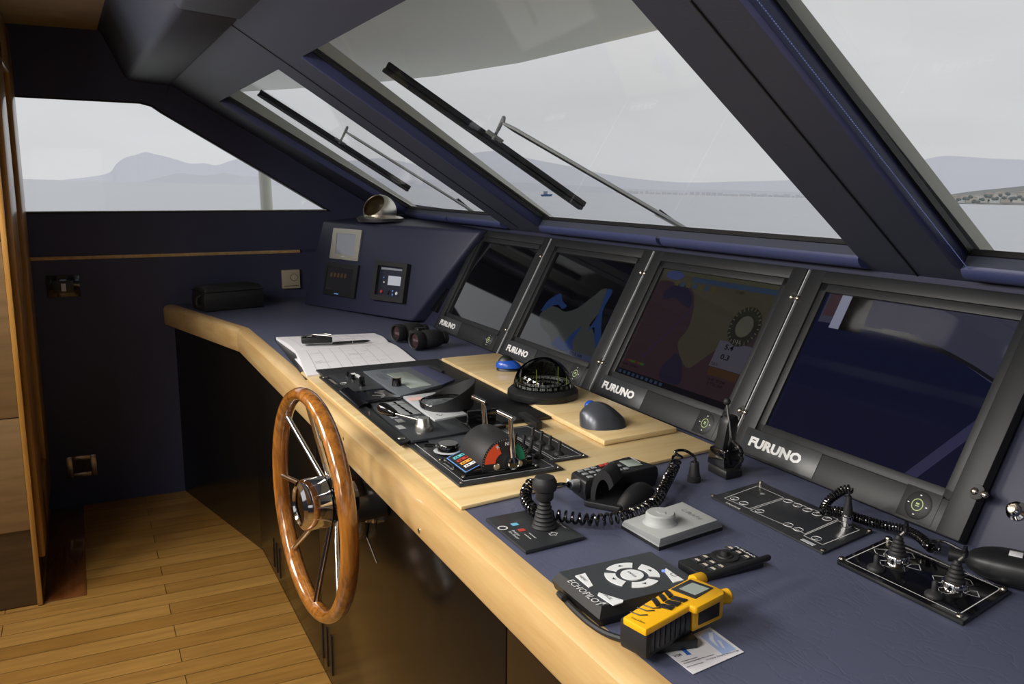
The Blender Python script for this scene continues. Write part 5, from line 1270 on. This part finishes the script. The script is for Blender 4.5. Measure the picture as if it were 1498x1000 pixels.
b = MB(); b.loft([[(hc_.x-.004+sx1*.014, hc_.y+sy1*.017, Z0+.05) for sx1, sy1 in ((-1, -1), (1, -1), (1, 1), (-1, 1))], [(hc_.x-.004+sx1*.013, hc_.y+.01+sy1*.015, Z0+.110) for sx1, sy1 in ((-1, -1), (1, -1), (1, 1), (-1, 1))], [(hc_.x-.002+sx1*.010, hc_.y+.012+sy1*.011, Z0+.122) for sx1, sy1 in ((-1, -1), (1, -1), (1, 1), (-1, 1))]], bev=.003); build(b, 'slim_radio', 'black', r)
b = MB(); p0 = hc_+Vector((.02, .005, Z0+.03))
def yat(px, py): return PY(*KH(px, py), hc_.y)
b.tube(bez([yat(415, 650), yat(400, 600), yat(428, 500), yat(425, 400), yat(410, 300), yat(398, 190)], 6), .0022, 8); build(b, 'gooseneck', 'steel', r)
b = MB(); b.sph(.0075, TR(yat(398, 170)), n=16, m=10); build(b, 'microphone_ball', 'blacksoft', r)
b = MB(); b.tube(bez([yat(450, 530), yat(520, 610), yat(530, 700), yat(480, 770)], 6), .0045, 8); build(b, 'holder_loop', 'blackgloss', r)
b = MB(); b.tube(bez([yat(240, 628), yat(290, 668), yat(320, 700)], 4), .0015, 6); build(b, 'holder_wire', 'black', r)

# ---- grey control box with round knob
r = thing('grey_control_box', k7(940, 430), 'pale grey plastic control box with a big round knob on the blue top', 'controller')
bo = [k7(697, 432, Z0+.004), k7(880, 540, Z0+.004), k7(1190, 440, Z0+.004), k7(990, 330, Z0+.004)]
tpq = [k7(706, 405, Z0+.026), k7(888, 492, Z0+.026), k7(1168, 400, Z0+.026), k7(995, 312, Z0+.026)]
b = MB(); b.prism([(p.x, p.y) for p in bo], Z0, Z0+.005); build(b, 'box_foot', 'black', r)
b = MB(); b.loft([[(p.x, p.y, Z0+.005) for p in bo], [(p.x, p.y, Z0+.009) for p in bo], [(p.x, p.y, Z0+.026) for p in tpq]], bev=.002); build(b, 'box_body', 'greybox', r)
P = k7(886, 412, Z0+.026); b = MB(); b.lathe([(.030, 0), (.029, .001), (.027, .003), (.0255, .005), (.025, .016), (.0225, .0185), (0, .0185)], TR(P), 0, 44); kb = build(b, 'round_knob', 'greybox', r)
b = MB(); b.prism([(-.006, -.005), (.004, -.006), (.012, .001), (.004, .007), (-.005, .006)], .0185, .0195, TR(P)); build(b, 'knob_ridge', 'greybox', kb)
b = MB(); b.text('C-PLATH', TR(k7(985, 352, Z0+.0262)), .009, .05, z=.0003); build(b, 'box_lettering', mat('grey_emboss', '6c7072', .5), r, smooth=0)

# ---- echo sounder remote
k8 = lambda x, y, z: G(*K8(x, y), z)
zE = Z0+.026
tq = [k8(190, 325, zE), k8(430, 545, zE), k8(905, 328, zE), k8(640, 168, zE)]
oq = [(p.x, p.y) for p in (k8(133, 362, Z0+.010), k8(425, 590, Z0+.010), k8(940, 345, Z0+.010), k8(640, 185, Z0+.010))]
tx0, tx1 = (tq[0].x+tq[3].x)/2, (tq[1].x+tq[2].x)/2; ty0, ty1 = (tq[0].y+tq[1].y)/2, (tq[2].y+tq[3].y)/2
r = thing('sounder_control', ((tx0+tx1)/2, (ty0+ty1)/2, Z0), 'black control pad with ring of white backlit buttons on the near blue top', 'controller')
m_ = .008
b = MB(); b.loft([[(tx0-.004, ty0-.004, Z0), (tx1+.004, ty0-.004, Z0), (tx1+.004, ty1+.004, Z0), (tx0-.004, ty1+.004, Z0)], [(tx0-m_, ty0-m_, Z0+.013), (tx1+m_, ty0-m_, Z0+.013), (tx1+m_, ty1+m_, Z0+.013), (tx0-m_, ty1+m_, Z0+.013)], [(tx0, ty0, zE), (tx1, ty0, zE), (tx1, ty1, zE), (tx0, ty1, zE)]]); build(b, 'pad_body', 'black', r, smooth=15)
b = MB(); b.prism([(tx0, ty0), (tx1, ty0), (tx1, ty1), (tx0, ty1)], zE, zE+.0012); build(b, 'pad_face', 'plate2', r)
PC = k8(570, 320, zE+.0012)
def arcsec(a0, a1, r0, r1, z0, z1, T, mb, n_=12):
    pts = [(r1*math.cos(a0+(a1-a0)*k/n_), r1*math.sin(a0+(a1-a0)*k/n_)) for k in range(n_+1)]+[(r0*math.cos(a1-(a1-a0)*k/n_), r0*math.sin(a1-(a1-a0)*k/n_)) for k in range(n_+1)]
    mb.prism(pts, z0, z1, T)
Rb = .0405
for k in range(4):
    b = MB(); arcsec(PI/2*k-PI/4+.17, PI/2*k+PI/4-.17, Rb*.60, Rb, 0, .0012, TR(PC), b); kk = build(b, 'arrow_button', 'button', r)
    b = MB(); a = PI/2*k; T = TR(PC) @ Matrix.Rotation(a, 4, 'Z'); b.poly([(Rb*.86, 0, .0016), (Rb*.74, .004, .0016), (Rb*.74, -.004, .0016)], T); build(b, 'arrow_print', 'black', kk, smooth=0)
b = MB(); b.cyl(Rb*.42, 0, .0014, TR(PC), n=32); kk = build(b, 'enter_button', 'button', r)
b = MB(); b.text('ENTER', TR(PC), .0042, .020, align='C', z=.0018); b.v = [v-Vector((0, .002, 0)) for v in b.v]; build(b, 'enter_print', 'plate2', kk, smooth=0)
for nm, pts, tx_, ps in (('menu_button', ((242, 322), (300, 306), (345, 378), (322, 388)), 'MENU', (262, 325)), ('page_button', ((372, 432), (378, 418), (520, 462), (515, 475), (462, 492)), 'PAGE', (402, 430)), ('power_button', ((755, 292), (765, 278), (868, 345), (808, 360)), None, (812, 316))):
    b = MB(); b.prism([(p.x, p.y) for p in [k8(x, y, zE+.0024) for x, y in pts]], zE+.001, zE+.0024); kk = build(b, nm, 'button', r)
    b = MB(); T = TR(k8(*ps, zE+.0026))
    if tx_: b.text(tx_, T, .0045, .018)
    else:
        n_ = 14; b.line([(.005*math.cos(PI/2+.6+(2*PI-1.2)*k/n_), .005*math.sin(PI/2+.6+(2*PI-1.2)*k/n_)) for k in range(n_+1)], .0009, T, 0, .0003); b.line([(0, .001), (0, .007)], .0009, T, 0, .0003)
    build(b, 'button_print', 'plate2', kk, smooth=0)
b = MB(); ws = k8(213, 345, zE+.0014); we = k8(388, 495, zE+.0014); b.text('ECHOPILOT', TR(ws-Vector((0, .011, 0)) + Vector((.002, .004, 0))), .0115, (we-ws).length*.97, bold=.0); 
b.poly([k8(380, 470, zE+.0017), k8(402, 487, zE+.0017), k8(428, 480, zE+.0017)]); build(b, 'face_lettering', 'white', r, smooth=0)
b = MB(); b.cyl(.0028, 0, .002, TR(k8(750, 298, zE+.001)), n=12); build(b, 'blue_lamp', scr('blue_lamp', '7d9cf0', 1.), r)

# ---- small remote control with joystick
zR = Z0+.014
rq = [k8(860, 245, zR), k8(985, 330, zR), k8(1330, 215, zR), k8(1150, 138, zR)]
rx0, rx1 = (rq[0].x+rq[3].x)/2, (rq[1].x+rq[2].x)/2; ry0, ry1 = (rq[0].y+rq[1].y)/2, (rq[2].y+rq[3].y)/2
r = thing('cursor_remote', ((rx0+rx1)/2, (ry0+ry1)/2, Z0), 'small black remote with round cursor stick behind the yellow radio', 'remote')
b = MB(); b.prism([(rx0, ry0), (rx1, ry0), (rx1, ry1), (rx0, ry1)], Z0, zR, bev=.003); build(b, 'remote_body', 'black', r)
PR = k8(1105, 212, zR)
b = MB(); b.lathe([(.022, 0), (.022, .002), (.018, .003), (.013, .001), (.012, .003), (.007, .003), (.006, .010), (0, .011)], TR(PR), 0, 32); build(b, 'cursor_stick', 'blacksoft', r)
for x, y in ((945, 235), (990, 215), (1030, 247), (990, 262), (1035, 285), (1080, 270), (1135, 165), (1182, 190), (1228, 215)):
    P = k8(x, y, zR); b = MB(); b.box(-.0075, .0075, -.006, .006, 0, .0012, TR(P), 0, .0004); kk = build(b, 'remote_key', 'plate', r)
    b = MB(); b.box(-.005, .005, -.001, .001, .0013, .0016, TR(P)); b.box(-.004, .004, .002, .0035, .0013, .0016, TR(P)); build(b, 'key_print', mat('warm_print', 'c9bfae', .5), kk, smooth=0)
b = MB(); b.text('FURUNO', TR(k8(1160, 155, zR+.0002)), .0045, .046, bold=.03); build(b, 'remote_lettering', 'white', r, smooth=0)

# ---- yellow handheld radio
r = thing('handheld_radio', k8(800, 640, Z0), 'bright yellow and black handheld survival radio lying face up near the front edge', 'radio')
zy = Z0+.058; zl = Z0+.012
F = lambda x, y, z=zy: k8(x, y, z)
K9 = crop(900, 840, 8.322); N = lambda x, y, z=zy: G(*K9(x, y), z)
fo = [(92, 515), (375, 672), (905, 372), (950, 392), (1000, 402), (1325, 232), (1328, 190), (955, 32), (915, 32), (640, 178), (575, 215)]
b = MB(); b.prism([(N(x, y).x, N(x, y).y) for x, y in fo], zy-.010, zy, bev=.0025); build(b, 'yellow_front', 'yellow', r)
lo = [N(55, 545, zy-.008), N(385, 705, zy-.008), N(940, 395, zy-.008), N(640, 190, zy-.008)]
lo = [Vector((p.x, p.y, 0)) for p in lo]; cl_ = centre(lo)
lo3 = [cl_+(p-cl_)*.96 for p in lo]
b = MB(); b.loft([[(p.x, p.y, zl) for p in lo3], [(p.x, p.y, zl+.008) for p in lo], [(p.x, p.y, zy-.006) for p in lo]], bev=.003); build(b, 'radio_shell', 'blacksoft', r)
hd = [N(950, 405, zy-.008), N(1320, 240, zy-.008), N(1326, 200, zy-.008), N(960, 45, zy-.008), N(655, 190, zy-.008)]
hd = [Vector((p.x, p.y, 0)) for p in hd]; hdc = centre(hd)
b = MB(); b.loft([[(*(hdc+(p-hdc)*.97)[:2], zl+.002) for p in hd], [(*(hdc+(p-hdc)*.998)[:2], zl+.010) for p in hd], [(*(hdc+(p-hdc)*.998)[:2], zy-.006) for p in hd]], bev=.003); build(b, 'yellow_head', 'yellow', r)
def wallT(p, q, h): d = (q-p).normalized(); return frame((p.x, p.y, h), d, (0, 0, 1)), (q-p).length
T, L = wallT(lo[1], lo[2], zl+.006)
for k in range(8):
    b = MB(); x0 = L*(.06+.112*k); b.box(x0, x0+L*.095, .002, .030, -.001, .0012, T, 0, .0008); build(b, 'grip_rib', 'black', r)
T, L = wallT(hd[0], hd[1], zl+.008)
b = MB(); b.box(L*.18, L*.86, .002, .026, -.001, .0016, T, 0, .0008); build(b, 'side_panel', 'blacksoft', r)
# display
b = MB(); b.prism([(F(x, y).x, F(x, y).y) for x, y in ((795, 402), (905, 347), (1040, 395), (935, 457))], zy-.001, zy+.0012, bev=.0004); dp = build(b, 'display_window', 'plate', r)
b = MB(); b.prism([(F(x, y).x, F(x, y).y) for x, y in ((842, 402), (918, 368), (1015, 402), (935, 440))], zy+.001, zy+.0016); build(b, 'radio_lcd', 'lcd', dp)
for pts in (((680, 460), (705, 452), (732, 488), (712, 503)), ((722, 440), (745, 430), (770, 462), (750, 474)), ((757, 420), (778, 411), (806, 440), (785, 453)), ((788, 458), (815, 444), (893, 465), (868, 478)), ((757, 480), (780, 467), (855, 482), (830, 502)), ((720, 502), (745, 488), (818, 503), (795, 523))):
    b = MB(); b.prism([(F(x, y).x, F(x, y).y) for x, y in pts], zy-.001, zy+.002, bev=.0006); kk = build(b, 'radio_key', 'black', r)
b = MB()
for x, y in ((600, 530), (640, 505), (675, 490)):
    a, c, d = F(x-40, y, zy+.0004), F(x+14, y+20, zy+.0004), F(x+60, y+18, zy+.0004); b.tube([a, c, d], .0009, 6)
build(b, 'speaker_slots', 'black', r)
b = MB(); s_ = F(560, 565, zy+.0003); e_ = F(640, 600, zy+.0003); dd = e_-s_; b.text('Simon & Simon', frame(s_, dd, Vector((0, 0, 1)).cross(dd)), .004, dd.length, bold=.01); build(b, 'radio_lettering', 'black', r, smooth=0)
for x, y in ((520, 622), (628, 680)):
    P = F(x, y, zl+.022); b = MB(); b.lathe([(.0032, -.004), (.0032, .001), (0, .002)], zframe(P, (-.2, -1, 0)), 0, 16); build(b, 'charge_contact', 'nickel', r)
P = F(955, 345, zy-.008); Q = F(1362, 215, zy-.014)
b = MB(); b.lathe([(0, -.012), (.0095, -.012), (.0095, .006), (.008, .009), (0, .009)], zframe(P, Q-P), 0, 24); build(b, 'antenna_collar', 'yellow', r)
b = MB(); L = (Q-P).length; b.lathe([(.0075, .007), (.0065, .02), (.0052, L*.5), (.0048, L-.003), (.0035, L), (0, L)], zframe(P, Q-P), 0, 20); build(b, 'antenna', 'blacksoft', r)
P = F(1112, 440, zy-.020); b = MB(); b.lathe([(0, -.02), (.0095, -.02), (.0105, .003), (.008, .006), (0, .007)], zframe(P, Vector((.1, 1, 0))), 0, 24); build(b, 'volume_knob', 'yellow', r)
b = MB(); b.box(-.012, .012, -.03, .03, Z0+.001, zl+.002, TR((cl_.x+.01, cl_.y+.02, 0)) @ Matrix.Rotation(-.2, 4, 'Z'), 0, .002); build(b, 'belt_clip', 'black', r)
b = MB(); b.box(-.014, .014, -.008, .008, Z0+.001, Z0+.02, TR(G(*K8(985, 640), Z0)), 0, .003); build(b, 'clip_catch', 'black', r)
# wrist strap
pts = [k8(155, 430, Z0+.0052), k8(185, 462, Z0+.0052), k8(250, 530, Z0+.0052), k8(330, 600, Z0+.0052), k8(420, 655, Z0+.0052), k8(520, 690, Z0+.006)]
b = MB(); b.tube(bez([k8(178, 455, Z0+.012), k8(155, 432, Z0+.010), k8(150, 425, Z0+.0055)]+pts, 6), .0045, 8)
build(b, 'wrist_strap', 'blacksoft', r)
# ---- business card
cq_ = [k8(733, 745, Z0), k8(922, 893, Z0), k8(1215, 765, Z0), k8(1020, 622, Z0)]
r = thing('business_card', k8(950, 760, Z0), 'white and blue business card half under the yellow radio', 'card')
b = MB(); b.prism([(p.x, p.y) for p in cq_], Z0+.0004, Z0+.0010); build(b, 'card_sheet', 'paper', r)
TC = lambda x, y: frame(k8(x, y, Z0+.0011), (0, -1, 0), (1, 0, 0))
b = MB(); b.poly([k8(x, y, Z0+.0012) for x, y in ((965, 672), (1018, 632), (1170, 745), (1095, 778))]); build(b, 'pale_picture', 'paleblue', r, smooth=0)
b = MB(); b.poly([k8(x, y, Z0+.0014) for x, y in ((1010, 650), (1035, 648), (1040, 690), (1075, 735), (1050, 720), (1018, 690))]); b.poly([k8(x, y, Z0+.0014) for x, y in ((1060, 692), (1082, 700), (1108, 742), (1090, 735))]); build(b, 'picture_sail', mat('sail_white', 'd5dcea', .6), r, smooth=0)
b = MB(); b.poly([k8(x, y, Z0+.0013) for x, y in ((842, 742), (868, 733), (890, 755), (915, 775), (888, 780), (870, 762))]); build(b, 'blue_emblem', 'deepblue', r, smooth=0)
b = MB(); b.text('Maritime Safety Advice', TC(1175, 748), .0045, .052, bold=.01); b.text('MSA', TC(845, 770), .006, .012, bold=.02)
for x, y in ((915, 690), (905, 705), (978, 820), (960, 800), (945, 790), (1040, 775)): blot(b, TC(x, y), .002, .026, 12)
build(b, 'card_print', 'ink', r, smooth=0)

# ---- intercom panel
kr = lambda x, y, z=Z0+.004: G(*KR(x, y), z)
vx0, vx1, vy0, vy1 = -1.266, -.972, 1.055, 1.205
vp = [kr(120, 197), kr(612, 445), kr(830, 350), kr(338, 132)]
r = thing('intercom_panel', (centre(vp).x, centre(vp).y, Z0), 'black intercom plate with round printed buttons in front of the rightmost monitor', 'control panel')
b = MB(); b.prism([(p.x, p.y) for p in vp], Z0, Z0+.004, bev=.001); build(b, 'intercom_plate', 'plate', r)
for x, y in ((128, 193), (612, 434), (818, 348), (340, 134)): b = MB(); b.lathe([(.0045, 0), (.004, .002), (0, .003)], TR(kr(x, y)), 0, 16); build(b, 'plate_screw', 'nickel', r)
b = MB()
def pl_(pts, w=.0014, closed=True, mb=None): (mb or b).line([(kr(x, y, Z0+.0042).x, kr(x, y, Z0+.0042).y) for x, y in pts], w, TR((0, 0, Z0+.0043)), closed=closed)
pl_(((180, 205), (325, 152), (440, 203), (290, 252))); pl_(((292, 258), (445, 207), (680, 298), (535, 362)), closed=True); pl_(((528, 370), (680, 305), (775, 345), (612, 410)))
for x, y in ((225, 207), (265, 227), (335, 262), (460, 218), (502, 237), (545, 257), (587, 275), (631, 296), (461, 322), (505, 343), (585, 382)):
    b.torus(.0082, .0005, TR(kr(x, y, Z0+.0046)), 0, 24, 4)
build(b, 'white_outline', 'white', r, smooth=0)
b = MB()
for x, y, t in ((225, 207, '-'), (265, 227, '+'), (335, 262, 'REC'), (460, 218, '1'), (502, 237, '2'), (545, 257, '3'), (587, 275, '4'), (631, 296, '5'), (461, 322, 'CALL'), (505, 343, 'DIAL'), (585, 382, 'TALK')):
    b.text(t, TR(kr(x, y, Z0+.0045)-Vector((0, .003, 0))), .0048 if len(t) == 1 and t != '-' else (.001 if t == '-' else .0032), None if len(t) == 1 and t != '-' else (.004 if t == '-' else .0095), align='C')
b.text('VINGTOR', TR(kr(180, 225, Z0+.0045)), .006, .040, bold=.02); build(b, 'button_figures', 'white', r, smooth=0)
b = MB(); b.box(-.014, .014, -.004, .004, 0, .0006, TR(kr(548, 400, Z0+.004))); build(b, 'pale_label', 'lightpanel', r, smooth=0)
b = MB(); P = kr(348, 186, Z0+.0043)
for rg in range(2, 9):
    for k in range(rg*6): a = 2*PI*k/(rg*6); T = TR(P+Vector((rg*.0035*math.cos(a), rg*.0035*math.sin(a), 0))); b.poly([(-.0008, -.0008, 0), (.0008, -.0008, 0), (.0008, .0008, 0), (-.0008, .0008, 0)], T)
build(b, 'speaker_holes', 'gasket', r, smooth=0)
b = MB(); b.lathe([(.005, 0), (.004, .0006), (0, .0007)], TR(P), 0, 12); build(b, 'speaker_centre', 'greyp', r)
P = kr(717, 335); b = MB(); b.lathe([(.011, 0), (.011, .003), (.009, .004), (.009, .013), (.0105, .014), (.0105, .021), (.008, .022), (.008, .026)], TR(P), 0, 24); build(b, 'chrome_socket', 'chrome', r)
b = MB(); b.lathe([(.0085, .025), (.0080, .035), (.0055, .046), (.0045, .058), (0, .060)], TR(P), 0, 20); build(b, 'socket_boot', 'blacksoft', r)
top = P+Vector((0, 0, .058))
c2 = [top, kr(738, 165, Z0+.058), kr(700, 172, Z0+.052), kr(640, 215, Z0+.030), kr(618, 262, Z0+.014), kr(680, 262, Z0+.017), kr(760, 290, Z0+.017), kr(880, 325, Z0+.017), kr(960, 340, Z0+.018), kr(1030, 372, Z0+.018), kr(1090, 425, Z0+.016)]
b = MB(); b.tube(bez([P+Vector((0, 0, .056)), P+Vector((-.001, .001, .066)), c2[1]], 4), .0023, 8); b.tube(helix(bez(c2[1:], 10), .0066, 52, 12), .0023, 7)
b.tube(bez([kr(1100, 430, Z0+.012), kr(1128, 430, Z0+.02), kr(1120, 395, Z0+.02), kr(1092, 396, Z0+.012), kr(1150, 398, Z0+.02), kr(1205, 425, Z0+.02), kr(1245, 445, Z0+.02)], 6), .0025, 8)
one(b, 'coiled_microphone_cord', 'blackgloss', 'black coiled cord from the chrome socket along the foot of the rightmost monitor', 'cord')

# ---- searchlight panel
tpn = [kr(675, 478, Z0+.007), kr(1230, 748, Z0+.007), kr(1435, 612, Z0+.007), kr(900, 375, Z0+.007)]
r = thing('searchlight_panel', (centre(tpn).x, centre(tpn).y, Z0), 'glossy black plate with two booted joysticks and white arrows at the right', 'control panel')
b = MB(); b.prism([(p.x, p.y) for p in tpn], Z0, Z0+.007, bev=.001); build(b, 'joystick_plate', 'blackgloss', r)
for x, y in ((697, 470), (1216, 722), (1408, 604), (902, 381)): b = MB(); b.lathe([(.0058, 0), (.005, .002), (0, .0035)], TR(kr(x, y, Z0+.007)), 0, 16); build(b, 'plate_screw', 'nickel', r)
b = MB(); zz = Z0+.0073
def pl2(pts, w=.0016, closed=True): b.line([(kr(x, y, zz).x, kr(x, y, zz).y) for x, y in pts], w, TR((0, 0, zz)), closed=closed)
pl2(((712, 478), (905, 392), (1390, 600), (1385, 610), (1218, 712), (1205, 712)))
for ox, oy in ((0, 0), (257, 118)):
    pl2([(x+ox, y+oy) for x, y in ((838, 428), (898, 432), (880, 452), (885, 462), (860, 455), (845, 445))], .001)
    pl2([(x+ox, y+oy) for x, y in ((860, 478), (905, 482), (935, 505), (900, 508), (885, 502), (870, 498))], .001)
    pl2([(x+ox, y+oy) for x, y in ((980, 505), (1003, 495), (1035, 497), (1045, 523), (1010, 515))], .001)
    pl2([(x+ox, y+oy) for x, y in ((980, 440), (1005, 448), (1018, 470), (990, 468))], .001)
build(b, 'white_outline', 'white', r, smooth=0)
b = MB(); b.text('SEARCHLIGHT', TR(kr(975, 425, zz)), .0045, .05); b.text('SEARCHLIGHT', TR(kr(1240, 535, zz)), .0045, .045); build(b, 'plate_lettering', 'white', r, smooth=0)
for x, y, tx2, ty2 in ((938, 480, 965, 300), (1192, 598, 1220, 408)):
    P = kr(x, y, Z0+.007); b = MB(); b.lathe([(.0185, 0), (.0185, .009), (.017, .011), (.014, .011)], TR(P), 0, 32); rg_ = build(b, 'chrome_ring', 'chrome', r)
    pr = [(.0145, .009)]
    for k in range(5): z = .012+k*.0060; R_ = .0135-k*.0018; pr += [(R_, z), (R_+.001, z+.002), (R_-.0015, z+.0045)]
    pr += [(.004, .043), (0, .044)]
    b = MB(); b.lathe(pr, TR(P), 0, 28); build(b, 'bellows_boot', 'blacksoft', r)
    tp_ = kr(tx2, ty2, 1); h_ = ZAT(P, 660+ty2/3.008)-P.z; lean = Vector((.004, .010, 0))
    b = MB(); b.tube([P+Vector((0, 0, .040)), P+lean+Vector((0, 0, h_-.018))], .0026, 12); build(b, 'stick_rod', 'steel', r)
    b = MB(); b.lathe([(.0025, 0), (.0046, .002), (.0046, .010), (.0034, .014), (.0030, .018), (0, .019)], TR(P+lean+Vector((0, 0, h_-.022))), 0, 18); build(b, 'stick_knob', 'blackgloss', r)
for x, y in ((846, 518), (1102, 636)):
    P = kr(x, y, Z0+.007); b = MB(); b.lathe([(0, 0), (.0135, 0), (.0135, .003), (.011, .006), (.0055, .009), (.0046, .010), (.0046, .021), (.003, .024), (0, .0245)], TR(P), 0, 24); build(b, 'small_toggle', 'blacksoft', r)

# ---- microphone at the right edge
km = lambda x, y, z: G(*KM(x, y), z)
s_ = km(130, 560, Z0+.030); d_m = (km(492, 640, Z0+.030)-s_); d_m.z = 0; d_m.normalize()
s_ = km(125, 545, Z0+.03); T = frame((s_.x, s_.y, Z0), d_m, Vector((0, 0, 1)).cross(d_m))
r = thing('hand_microphone', (s_.x, s_.y, Z0), 'black hand microphone lying on the blue top at the right edge', 'microphone')
b = MB(); rings = []; Lm = .19
for i in range(17):
    t = i/16; w_ = .036*(1-(1-min(1, t*3.2))**2)**.5 if t < .31 else .036; w_ = max(w_, .004); h_ = .024*(max(.05, 1-(1-min(1, t*3))**2))**.5
    if t > .9: w_ *= 1-(t-.9)*3; h_ *= 1-(t-.9)*3
    rings.append([(Lm*t, w_*(abs(math.cos(a))**.7)*(1 if math.cos(a) > 0 else -1), .026+h_*(abs(math.sin(a))**.7)*(1 if math.sin(a) > 0 else -1)) for a in [2*PI*k/20 for k in range(20)]])
b.loft(rings, T); build(b, 'microphone_body', 'black', r, smooth=60)
b = MB(); b.box(.085, Lm-.01, -.026, .026, .048, .0525, T, 0, .003); gr_ = build(b, 'microphone_grille', 'blacksoft', r)
b = MB()
for i in range(8):
    for j in range(5): b.box(.094+i*.011, .101+i*.011, -.021+j*.009, -.0145+j*.009, .0522, .0530, T)
build(b, 'grille_slots', 'gasket', gr_, smooth=0)
b = MB(); b.box(.060, .078, -.014, .006, .0495, .0505, T, 0, .0003); build(b, 'microphone_sticker', 'paper', r)
b = MB(); b.box(.046, .056, -.014, .004, .0475, .0485, T, 0, .0003); build(b, 'sticker_dark', 'plate2', r)
b = MB(); b.lathe([(0, -.02), (.012, -.02), (.010, -.004), (.009, .008), (0, .008)], zframe(T @ Vector((.0, 0, .026)), d_m), 0, 18); build(b, 'microphone_neck', 'black', r)
